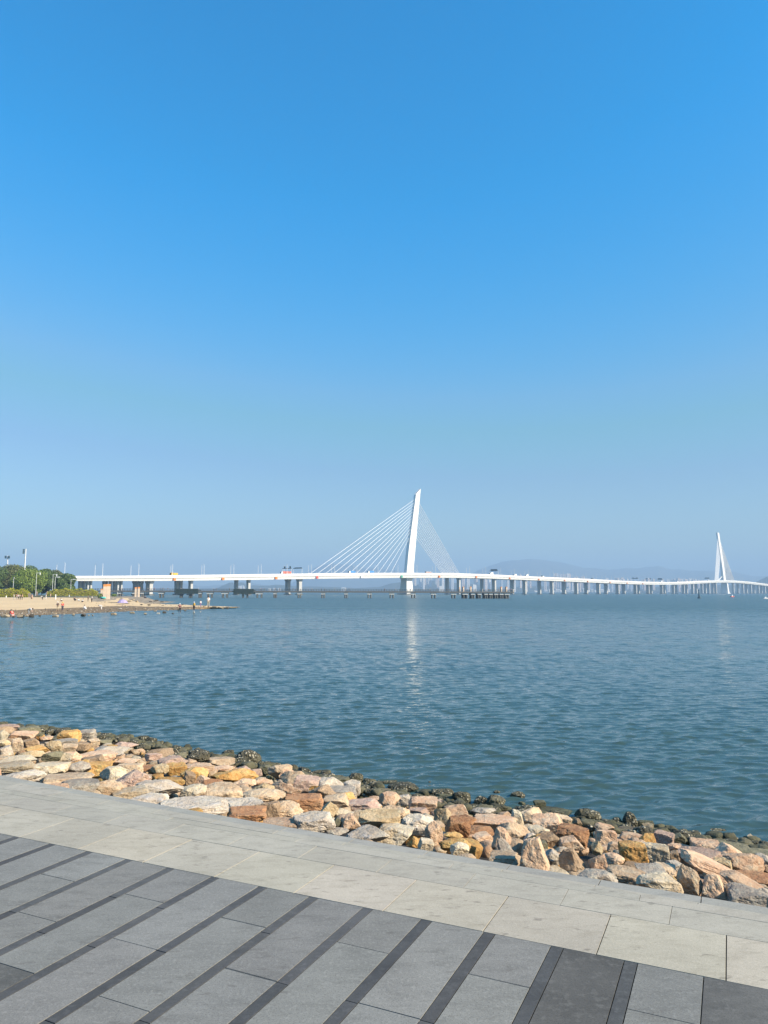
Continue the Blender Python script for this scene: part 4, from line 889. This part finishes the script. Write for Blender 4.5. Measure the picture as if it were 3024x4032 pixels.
pose('bend', (0, 0, .84), (0, .34, .98), (0, .5, 1.0), (0, .6, .96), (0, .68, .93), [(.17, .42, .98), (-.17, .42, .98)], [(.2, .5, .72), (-.2, .5, .72)], [(.15, .58, .46), (-.15, .58, .46)], [(.1, -.02, .8), (-.1, -.02, .8)], [(.11, .06, .44), (-.11, .06, .44)], [(.11, 0, .08), (-.11, 0, .08)], [(.12, .15, .04), (-.12, .15, .04)])
pose('squat', (0, 0, .26), (0, .22, .56), (0, .29, .72), (0, .34, .83), (0, .34, .92), [(.18, .26, .65), (-.18, .26, .65)], [(.22, .4, .45), (-.22, .4, .45)], [(.1, .5, .28), (-.1, .5, .28)], [(.11, .03, .26), (-.11, .03, .26)], [(.17, .38, .5), (-.17, .38, .5)], [(.14, .14, .08), (-.14, .14, .08)], [(.16, .3, .04), (-.16, .3, .04)])
RADB = dict(pel=.13, che=.145, nek=.055, hed=.105, top=.07, sh=.06, el=.042, wr=.03, hip=.09, kn=.058, an=.04, toe=.035)
def skin(nm, P, parts, k):
    # parts: list of vertex keys (key, side or None); edges by name
    V, E_, Rr, idx = [], [], [], {}
    def vtx(key, s):
        if (key, s) not in idx: idx[(key, s)] = len(V); V.append(P[key] if s is None else P[key][s]); Rr.append(RADB[key] * k.get(key, k.get('all', 1.)))
        return idx[(key, s)]
    for (a, sa, b2, sb) in parts: E_.append((vtx(a, sa), vtx(b2, sb)))
    me = bpy.data.meshes.new(nm); me.from_pydata(V, E_, []); o = bpy.data.objects.new(nm, me); col.objects.link(o)
    md = o.modifiers.new('s', 'SKIN'); md.use_smooth_shade = True
    for i, sv in enumerate(me.skin_vertices[0].data): sv.radius = (Rr[i], Rr[i]); sv.use_root = (i == 0)
    ss = o.modifiers.new('u', 'SUBSURF'); ss.levels = 1; ss.render_levels = 1
    dg = bpy.context.evaluated_depsgraph_get(); out = bpy.data.meshes.new_from_object(o.evaluated_get(dg)); out.name = nm
    bpy.data.objects.remove(o); return out
ARM = [('che', None, 'sh', 0), ('sh', 0, 'el', 0), ('che', None, 'sh', 1), ('sh', 1, 'el', 1)]
FORE = [('el', 0, 'wr', 0), ('el', 1, 'wr', 1)]
LEG = [('pel', None, 'hip', 0), ('hip', 0, 'kn', 0), ('kn', 0, 'an', 0), ('pel', None, 'hip', 1), ('hip', 1, 'kn', 1), ('kn', 1, 'an', 1)]
PM = {}
for nm, P in POSE.items():
    PM[nm] = dict(body=skin('body_' + nm, P, [('pel', None, 'che', None), ('che', None, 'nek', None), ('nek', None, 'hed', None), ('hed', None, 'top', None)] + ARM + FORE + LEG + [('an', 0, 'toe', 0), ('an', 1, 'toe', 1)], {'all': 1.}),
                  top=skin('shirt_' + nm, P, [('pel', None, 'che', None)] + ARM, {'all': 1.18, 'pel': 1.1}), legs=skin('trousers_' + nm, P, LEG, {'all': 1.25, 'pel': 1.02}))
    mb = MB(); t = Vector(P['top']); h = Vector(P['hed']); d = (t - h).normalized(); mb.tube(h + d * .0 - Vector((0, .015, 0)), t + d * .045 - Vector((0, .015, 0)), .122, .085, 10); PM[nm]['hat'] = mb.mesh('hat_' + nm, [])
CL = {}
def cloth(c, nm):
    if nm not in CL: CL[nm] = plain('cloth_' + nm, c, .8, .08)
    return CL[nm]
COL = dict(white=(.75, .75, .74), black=(.02, .02, .022), red=(.60, .05, .04), yellow=(.75, .48, .03), navy=(.03, .04, .09), khaki=(.36, .29, .19), maroon=(.14, .035, .05), beige=(.5, .42, .3), grey=(.25, .26, .27), pink=(.6, .35, .3), purple=(.28, .2, .36), brown=(.15, .1, .07), blue=(.08, .18, .4), dark=(.05, .05, .055), orange=(.7, .25, .05))
SKIN_M = plain('skin', (.55, .34, .24), .6, .05)
def put_mat(o, m_):
    o.data = o.data
    if not o.data.materials: o.data.materials.append(None)
    o.material_slots[0].link = 'OBJECT'; o.material_slots[0].material = m_
def person(loc, ps, top, legs, hat, rz, label, group, scale=1.):
    M = PM[ps]; b2 = link('person', M['body'], None, loc, rz); put_mat(b2, SKIN_M); b2.scale = (scale,) * 3
    for nm, key, c in (('shirt', 'top', top), ('trousers', 'legs', legs), ('hair' if hat in ('black', 'brown') else 'hat', 'hat', hat)):
        o = link(nm, M[key], b2); put_mat(o, cloth(COL[c], c))
    tag(b2, label, 'person', group); return b2
def bp(x, y, crop=0):
    px, py = (x / 3.318, 2120 + y / 3.318) if crop == 0 else (400 + x / 3.318, 2180 + y / 3.318)
    return px, py
def ground(px, py):
    dg = bpy.context.evaluated_depsgraph_get(); d = Vector(ray(px, py)).normalized()
    hit, loc, nrm, i, ob, _ = sc.ray_cast(dg, Vector(CAM) + d * 60, d, distance=500)
    if hit and ob.name.split('.')[0] in ('beach', 'park_ground', 'shore_shingle'): return tuple(loc)
    return tuple(onz(px, py, .4 if py > 2390 else 1.5))
BG = 'people on the far beach'
for x, y, c, ps, t, l, h, rz, lab, s in (
 (165, 1030, 0, 'squat', 'red', 'pink', 'brown', 1., 'child in red crouching at the water edge, leftmost on the foreshore', 1.15),
 (372, 1000, 0, 'bend', 'white', 'grey', 'black', -1.6, 'person in white top and grey trousers bending over the foreshore stones', 1.),
 (752, 945, 0, 'walk', 'brown', 'khaki', 'white', 2.6, 'person in brown top and khaki trousers with white cap, walking', 1.),
 (814, 950, 0, 'walk', 'red', 'navy', 'yellow', .3, 'person in red vest and yellow cap walking on wet sand', 1.),
 (1118, 932, 0, 'squat', 'white', 'white', 'black', 1.2, 'small person all in white crouching on the wet sand', 1.),
 (1325, 930, 0, 'bend', 'white', 'white', 'black', 1.7, 'person in white bending towards the sand beside the lilac parasol', .9),
 (812, 826, 0, 'squat', 'white', 'brown', 'black', 2.2, 'person in white sitting low on the dry sand alone', 1.),
 (988, 818, 0, 'squat', 'black', 'dark', 'black', 1.5, 'person in black sitting on the sand, left of a seated trio', 1.2),
 (1036, 828, 0, 'squat', 'white', 'grey', 'brown', 2., 'person in white in the middle of a seated trio on the sand', 1.),
 (1068, 838, 0, 'squat', 'white', 'black', 'black', -1., 'person in white and black at the right of a seated trio', 1.),
 (1150, 830, 0, 'stand', 'black', 'black', 'black', 2., 'person dressed all in black standing near the columns', 1.),
 (1198, 836, 0, 'stand', 'white', 'black', 'black', 2.4, 'person in white shirt and black trousers standing near the columns', 1.),
 (180, 802, 0, 'stand', 'white', 'white', 'black', 2., 'person all in white at the left of the standing group by the left hedge', 1.),
 (216, 802, 0, 'stand', 'maroon', 'grey', 'black', 1., 'person in maroon top in the standing group by the left hedge', 1.),
 (240, 804, 0, 'walk', 'white', 'black', 'black', 3., 'person in white top and black trousers in the group by the left hedge', 1.),
 (264, 805, 0, 'stand', 'black', 'dark', 'black', .5, 'person in dark clothes in the group by the left hedge', .95),
 (290, 807, 0, 'stand', 'pink', 'black', 'brown', 2.1, 'person in pink top at the right of the group by the left hedge', 1.),
 (412, 724, 0, 'stand', 'white', 'white', 'black', 2.1, 'person in white standing behind the upright stones, left one', 1.),
 (432, 722, 0, 'stand', 'white', 'blue', 'black', 1., 'person in white and blue standing behind the upright stones', 1.),
 (498, 742, 0, 'stand', 'red', 'dark', 'black', 2.6, 'person in a red top standing at the path gap', 1.),
 (556, 802, 0, 'bend', 'white', 'dark', 'black', 1.4, 'person in white leaning forward at the path gap', 1.),
 (599, 802, 0, 'stand', 'white', 'white', 'black', 2.2, 'person in white standing at the end of the long hedge', 1.),
 (350, 718, 0, 'stand', 'white', 'pink', 'black', 2.2, 'person in white half hidden at the right end of the left hedge', .9),
 (1020, 780, 1, 'walk', 'maroon', 'black', 'white', .4, 'person in maroon top and white hat at the tip side water edge', 1.),
 (1206, 745, 1, 'stand', 'yellow', 'black', 'white', 2.8, 'person in yellow jacket and white hat standing on the spit', 1.),
 (1293, 700, 1, 'stand', 'white', 'purple', 'black', 1.1, 'small person in white and purple on the spit', .95),
 (1393, 695, 1, 'stand', 'white', 'beige', 'black', .4, 'person in white top and beige trousers on the outermost spit stones', 1.05),
 (560, 584, 1, 'squat', 'dark', 'black', 'black', .4, 'person in dark clothes crouching at the inlet, left of two', 1.2),
 (582, 586, 1, 'squat', 'navy', 'black', 'black', 1.4, 'person in navy crouching at the inlet, right of two', 1.4)):
    person(ground(*bp(x, y, c)), ps, t, l, h, rz, lab, BG, s)
pc = [(470, 'dark'), (478, 'blue'), (575, 'white'), (605, 'red'), (628, 'dark'), (634, 'dark'), (642, 'black'), (657, 'black'), (706, 'white'), (720, 'blue'), (778, 'white'), (837, 'white'), (851, 'black'), (900, 'black'), (938, 'navy'), (955, 'black'), (1022, 'white'), (1028, 'red'), (1041, 'black'), (1082, 'grey'), (1099, 'dark'), (1153, 'black'), (1166, 'dark'), (1203, 'white'), (1213, 'purple'), (1227, 'white'), (1264, 'black'), (1279, 'beige'), (1317, 'white'), (1362, 'white'), (1374, 'dark'), (1515, 'black'), (1559, 'white'), (1616, 'dark'), (1640, 'grey'), (1651, 'black'), (1678, 'white'), (1694, 'white'), (1724, 'dark'), (1760, 'red'), (1773, 'black'), (1838, 'white'), (1873, 'dark'), (1905, 'black'), (1928, 'orange'), (1965, 'pink'), (2010, 'red'), (2018, 'purple')]
seen = {}
for i, (x, c) in enumerate(pc):
    k = seen[c] = seen.get(c, 0) + 1
    person(onpier(x, 1.2 + (i % 3)), 'walk' if i % 2 else 'stand', c, rnd.choice(['black', 'navy', 'grey', 'dark']), rnd.choice(['black', 'black', 'brown', 'white']), rnd.choice([-1.5, 1.5, 3.]), f"person in {c} top on the low pier" + (f", {ordn(k - 1)} {c} top from the left" if sum(q[1] == c for q in pc) > 1 else ''), 'people walking on the low pier')
# parasol, bags
p = ground(*bp(1600, 868)); g = empty('parasol', p); mb = MB(); nS = 12
rim = [(1.35 * math.cos(2 * math.pi * i / nS), 1.35 * math.sin(2 * math.pi * i / nS), .5) for i in range(nS)]
mb.add(rim + [(.8 * x / 1.35, .8 * y / 1.35, 1.15) for x, y, _ in rim] + [(0, 0, 1.38)], [(i, (i + 1) % nS, nS + (i + 1) % nS, nS + i) for i in range(nS)] + [(nS + i, nS + (i + 1) % nS, 2 * nS) for i in range(nS)]); mb.build('canopy', plain('lilac_cloth', (.36, .30, .50), .7), g)
mb = MB(); mb.tube((0, 0, -.1), (0, 0, 1.5), .03, .02, 6); mb.build('pole', M_pole, g); tag(g, 'lilac parasol set low on the stony sand', 'parasol')
p = ground(*bp(1345, 788)); P, Fs = rock_verts(31, 2.2, .9, .75, 3, 0, 1.2, True); o = link('bag', npmesh('bag', P, Fs, plain('turquoise_plastic', (.12, .50, .42), .5)), None, (p[0], p[1], p[2] + .3)); tag(o, 'turquoise sack lying before the three columns', 'bag')

# ------------------------------------------------------------------ boats and buoys
def buoy(px, py, label, h=3.):
    p = onz(px, py, 0); g = empty('buoy', p); mb = MB(); mb.tube((0, 0, -.5), (0, 0, .7), 1.2, 1.1, 10); mb.build('float', M_sign, g)
    mb = MB(); mb.tube((0, 0, .7), (0, 0, h), .7, .2, 6); mb.tube((0, 0, h), (0, 0, h + .8), .35, .35, 6); mb.build('tower', M_sign, g); tag(g, label, 'buoy', 'dark channel buoys')
buoy(2753, 2356.5, 'dark channel buoy left of the far pylon', 5.); buoy(2066, 2344, 'small dark buoy right of the pier head', 2.)
def boat(px, py, Lm, hull, label, rz=0.):
    p = onz(px, py, 0); g = empty('boat', p, rz); mb = MB(); secs = []
    for f, w, z in ((-.5, .8, .25), (-.2, 1., .2), (.2, .9, .22), (.5, .08, .4)): secs.append([(f * Lm, -w * Lm * .14, z * Lm * .35 + .3), (f * Lm, w * Lm * .14, z * Lm * .35 + .3), (f * Lm * .9, w * Lm * .08, -.3), (f * Lm * .9, -w * Lm * .08, -.3)])
    mb.loft(secs); mb.build('hull', hull, g); mb = MB(); mb.box((-.1 * Lm, 0, .2 * Lm), (.3 * Lm, .18 * Lm, .22 * Lm), 0, 0, .85); mb.build('cabin', M_white, g); mb = MB(); mb.tube((-.1 * Lm, 0, .3 * Lm), (-.1 * Lm, 0, .55 * Lm), .06, .04, 5); mb.build('mast', M_pole, g); tag(g, label, 'boat', 'small boats in the bay')
boat(2884, 2351, 5., M_red, 'small red boat below the far pylon', .5)
boat(3016, 2358, 4., M_white, 'tiny white boat near the right picture border', .2)
boat(2034, 2332, 10., M_sign, 'dark boat moored beyond the tip of the pier', .2)
boat(2253, 2334, 9., M_sign, 'low dark barge between the right bridge piers', .1)

# ------------------------------------------------------------------ far shore: hills and towers
def hillmat(name, a, b2, sc2):
    m, nt, b = mat(name); geo = N(nt, 'ShaderNodeNewGeometry'); nz = noise(nt, geo.outputs['Position'], sc2, 8, .65); L(nt, mixc(nt, ramp(nt, nz.outputs[0], .35, .65), a, b2), b.inputs['Base Color']); b.inputs['Roughness'].default_value = .9; return m
M_hill = hillmat('scrub_hill', (.075, .095, .065), (.135, .135, .10), .006); M_wood = hillmat('wooded_shore', (.03, .045, .022), (.075, .08, .045), .02)
def ridge(name, pts, D, depth, m_, label, seed, rough=.06):
    pts = np.array(pts, float); x = np.arange(pts[0, 0], pts[-1, 0] + 1, 7.); y = np.interp(x, pts[:, 0], pts[:, 1]); n = len(x); rowsN = 16; V = []
    top = np.array([atd(a, b2, D) for a, b2 in zip(x, y)]); V = np.zeros((rowsN, n, 3))
    for j in range(rowsN):
        f = j / (rowsN - 1) * 1.5; hgt = math.sin(min(f, 1) * math.pi / 2) if f <= 1 else math.cos((f - 1) * math.pi)
        V[j, :, 1] = D - depth * (1 - f); V[j, :, 0] = top[:, 0] * V[j, :, 1] / D; V[j, :, 2] = -2 + (top[:, 2] + 2) * max(hgt, 0)
    Q = V.reshape(-1, 3); dn = fbm(Q * (3. / depth) + seed, 5, .6).reshape(rowsN, n); env = np.clip(V[:, :, 2] / max(top[:, 2].max(), 1), 0, 1)
    V[:, :, 2] += dn * env * top[:, 2].max() * rough * 3; Q = V.reshape(-1, 3)
    Fs = [(j * n + i, j * n + i + 1, (j + 1) * n + i + 1, (j + 1) * n + i) for j in range(rowsN - 1) for i in range(n - 1)]
    tag(link(name, npmesh(name, Q, Fs, m_)), label, None, None, 'structure')
ridge('mountains', [(1760, 2330), (1823, 2272), (1914, 2235), (2000, 2207), (2087, 2197), (2187, 2213), (2300, 2238), (2400, 2248), (2500, 2240), (2565, 2236), (2595, 2234), (2640, 2246), (2850, 2251), (2880, 2247), (2930, 2262), (2975, 2270), (3050, 2266), (3200, 2290)], 9500, 1900, M_hill, 'broad pale mountain range far behind the right bridge stretch', 1, .04)
ridge('mountains', [(1120, 2318), (1242, 2232), (1305, 2216), (1411, 2231), (1495, 2239), (1600, 2258), (1720, 2270), (1850, 2310)], 9600, 1500, M_hill, 'very faint mountain behind the left cables', 2, .04)
ridge('mountains', [(480, 2325), (560, 2300), (620, 2278), (690, 2290), (800, 2310), (900, 2300), (960, 2289), (1060, 2308), (1150, 2325)], 8800, 1200, M_hill, 'faint mountain under the left bridge deck', 3, .04)
ridge('hills', [(840, 2322), (905, 2294), (930, 2298), (948, 2293), (980, 2304), (1026, 2306), (1056, 2305), (1086, 2301), (1120, 2304), (1200, 2308), (1318, 2312), (1400, 2316), (1495, 2311), (1537, 2297), (1580, 2293), (1640, 2303), (1702, 2286), (1760, 2290), (1790, 2296), (1896, 2303), (1960, 2312), (2060, 2310), (2150, 2308), (2190, 2307), (2260, 2313), (2330, 2322), (2420, 2322), (2520, 2317), (2560, 2310), (2640, 2310), (2700, 2316), (2800, 2304), (2900, 2303), (3000, 2306), (3150, 2312)], 5200, 700, M_wood, 'low wooded hills along the far shore', 4, .05)
ridge('hills', [(2900, 2325), (2983, 2288), (3024, 2265), (3080, 2250), (3200, 2262)], 4800, 800, M_wood, 'darker hill rising at the right picture border', 5, .05)
mb = MB(); mb.hexa([(-2600, 4300, -1), (3600, 4300, -1), (3900, 5300, -1), (-2800, 5300, -1), (-2600, 4300, 1.6), (3600, 4300, 1.6), (3900, 5300, 3), (-2800, 5300, 3)]); tag(mb.build('far_land', M_wood), 'low far shore land strip', None, None, 'structure')
M_tow = []
for i, (a, b2) in enumerate((((.74, .71, .68), (.30, .30, .32)), ((.66, .54, .47), (.28, .24, .22)), ((.50, .53, .57), (.24, .26, .29)), ((.72, .60, .52), (.30, .26, .24)))):
    m, nt, b = mat('tower_face_%s' % 'abcd'[i]); tc = N(nt, 'ShaderNodeTexCoord'); br = N(nt, 'ShaderNodeTexBrick'); mp = N(nt, 'ShaderNodeMapping'); mp.inputs['Rotation'].default_value = (R(90), 0, 0); L(nt, tc.outputs['Object'], mp.inputs[0]); L(nt, mp.outputs[0], br.inputs[0])
    br.inputs['Scale'].default_value = .3; br.inputs['Color1'].default_value = c4(b2); br.inputs['Color2'].default_value = c4(tuple(k * 1.4 for k in b2)); br.inputs['Mortar'].default_value = c4(a); br.inputs['Mortar Size'].default_value = .075; br.offset = 0
    L(nt, br.outputs[0], b.inputs['Base Color']); M_tow.append(m)
bl_ = []
for x, w, y in ((1634, 8, 2262), (1667, 7, 2260), (1686, 7, 2262), (1717, 8, 2258), (1741, 9, 2262), (1780, 9, 2262), (1841, 10, 2264), (1872, 9, 2264), (1912, 8, 2266), (1925, 9, 2266)): bl_.append((x, w, y, 0))
for i in range(46):
    x = 1625 + i * 24.4 + rnd.uniform(-8, 8)
    if x > 2745: break
    bl_.append((x, rnd.uniform(6, 10), rnd.uniform(2262, 2272) if x < 2080 else rnd.uniform(2274, 2286), rnd.randrange(4)))
for i in range(12): bl_.append((2182 + i * 5.6, 4.6, 2259 + rnd.uniform(-1.5, 4), rnd.choice([0, 1, 2])))
for x, y in ((2262, 2274), (2272, 2271), (2290, 2272), (2298, 2270), (2424, 2277), (2432, 2276), (2441, 2279), (2455, 2280), (2470, 2279), (2645, 2282), (2655, 2281), (2683, 2281), (2691, 2280), (2704, 2282), (2714, 2279), (2728, 2282), (2737, 2281), (2749, 2283), (2529, 2284), (2540, 2282)): bl_.append((x, 6, y, rnd.choice([0, 3])))
bl_.sort(); cn = {}
for x, w, y, k in bl_:
    D = rnd.uniform(4500, 4950); p = atd(x, y, D); H = p[2] - 1.; wm = w / F * D; mb = MB(); rz = rnd.uniform(.15, .6)
    mb.box((0, 0, H / 2), (wm, wm * 1.1, H)); mb.box((wm * .3, -wm * .42, H * .48), (wm * .5, wm * .5, H * .96)); mb.box((0, 0, H + 1.6), (wm * .4, wm * .4, 3.2))
    o = mb.build('apartment_tower', M_tow[k], None, False, (p[0], p[1], 1.), rz); cn[k] = cn.get(k, 0) + 1
    tag(o, f"{['white', 'brownish', 'blue grey', 'pale pink'][k]} apartment tower on the far shore, {ordn(cn[k] - 1)} {['white', 'brownish', 'blue grey', 'pink'][k]} one from the left", 'apartment tower', 'apartment towers on the far shore')
M_vil = plain('village_white', (.72, .68, .62), .7)
vl = [(2150, 2325), (2165, 2321), (2180, 2327), (2196, 2322), (2212, 2326), (2238, 2320), (2255, 2326), (2300, 2318), (2318, 2325), (2332, 2323), (2345, 2326), (2372, 2323), (2395, 2322), (1868, 2304), (1735, 2310), (1062, 2319), (1080, 2318), (1100, 2319), (945, 2309), (955, 2308), (2460, 2328), (2706, 2322), (1352, 2315), (2110, 2330), (1960, 2327), (2006, 2326)]
vl.sort()
for i, (x, y) in enumerate(vl):
    D = 4350 + i % 5 * 45; p = atd(x, y, D); mb = MB(); w = rnd.uniform(10, 24); h = max(p[2] - 1, 6)
    mb.box((0, 0, h / 2 - .2), (w, 10, h)); mb.loft([[(-w / 2 - .4, -5.4, h), (w / 2 + .4, -5.4, h), (w / 2 + .4, 5.4, h), (-w / 2 - .4, 5.4, h)], [(-w / 2, -.3, h + 3), (w / 2, -.3, h + 3), (w / 2, .3, h + 3), (-w / 2, .3, h + 3)]])
    o = mb.build('house', M_vil, None, False, (p[0], p[1], 1.), rnd.uniform(-.3, .3)); tag(o, f"low white house at the foot of the far hills, {ordn(i)} from the left", 'house', 'low houses on the far shore')

# ------------------------------------------------------------------ haze, sky and sun
SUN_AZ, SUN_EL = R(113), R(34)
mb = MB(); mb.box((0, 4800, 234), (15000, 14400, 472)); hz_ = mb.build('haze', None); hz_.data.materials.clear()
m = bpy.data.materials.new('haze'); m.use_nodes = True; nt = m.node_tree; nt.nodes.remove(nt.nodes['Principled BSDF']); pv_ = N(nt, 'ShaderNodeVolumePrincipled')
pv_.inputs['Color'].default_value = (.45, .675, .95, 1); pv_.inputs['Density'].default_value = 2.2e-4; pv_.inputs['Anisotropy'].default_value = 0.
L(nt, pv_.outputs[0], nt.nodes['Material Output'].inputs['Volume']); hz_.data.materials.append(m); tag(hz_, 'thin pale blue haze over the bay', None, None, 'stuff')
w = bpy.data.worlds.new('World'); sc.world = w; w.use_nodes = True; nt = w.node_tree; bg = nt.nodes['Background']
sky = nt.nodes.new('ShaderNodeTexSky'); sky.sky_type = 'NISHITA'; sky.sun_disc = False; sky.sun_elevation = SUN_EL; sky.sun_rotation = SUN_AZ
sky.air_density = 1.2; sky.dust_density = .6; sky.ozone_density = 2.4; sky.altitude = 0
hs = nt.nodes.new('ShaderNodeHueSaturation'); hs.inputs['Saturation'].default_value = 1.15; L(nt, sky.outputs[0], hs.inputs['Color'])
sr = nt.nodes.new('ShaderNodeSeparateColor'); L(nt, hs.outputs[0], sr.inputs[0])
def chan(i, x0, y0, x1, y1):
    mr = nt.nodes.new('ShaderNodeMapRange'); L(nt, sr.outputs[0], mr.inputs[0]); mr.inputs[1].default_value = x0; mr.inputs[2].default_value = x1; mr.inputs[3].default_value = y0; mr.inputs[4].default_value = y1
    mu = nt.nodes.new('ShaderNodeMath'); mu.operation = 'MULTIPLY'; L(nt, sr.outputs[i], mu.inputs[0]); L(nt, mr.outputs[0], mu.inputs[1]); return mu.outputs[0]
cb = nt.nodes.new('ShaderNodeCombineColor')
for i, q in enumerate(((.82, .02, 1.6, .74), (.85, 1.38, 2.6, .91), (.85, 1.80, 1.9, 1.05))): L(nt, chan(i, *q), cb.inputs[i])
L(nt, cb.outputs[0], bg.inputs[0]); bg.inputs[1].default_value = .079
sl = bpy.data.lights.new('sun', 'SUN'); sl.energy = 5.0; sl.angle = R(.53); sl.color = (1., .88, .70); so = bpy.data.objects.new('sun', sl); col.objects.link(so)
sd = Vector((math.sin(SUN_AZ) * math.cos(SUN_EL), math.cos(SUN_AZ) * math.cos(SUN_EL), math.sin(SUN_EL))); so.rotation_euler = sd.to_track_quat('Z', 'Y').to_euler(); so.location = (20, -10, 30)
sc.view_settings.view_transform = 'Standard'; sc.view_settings.look = 'None'; sc.view_settings.exposure = .82; sc.view_settings.gamma = 1
sc.cycles.use_denoising = True; sc.cycles.max_bounces = 6
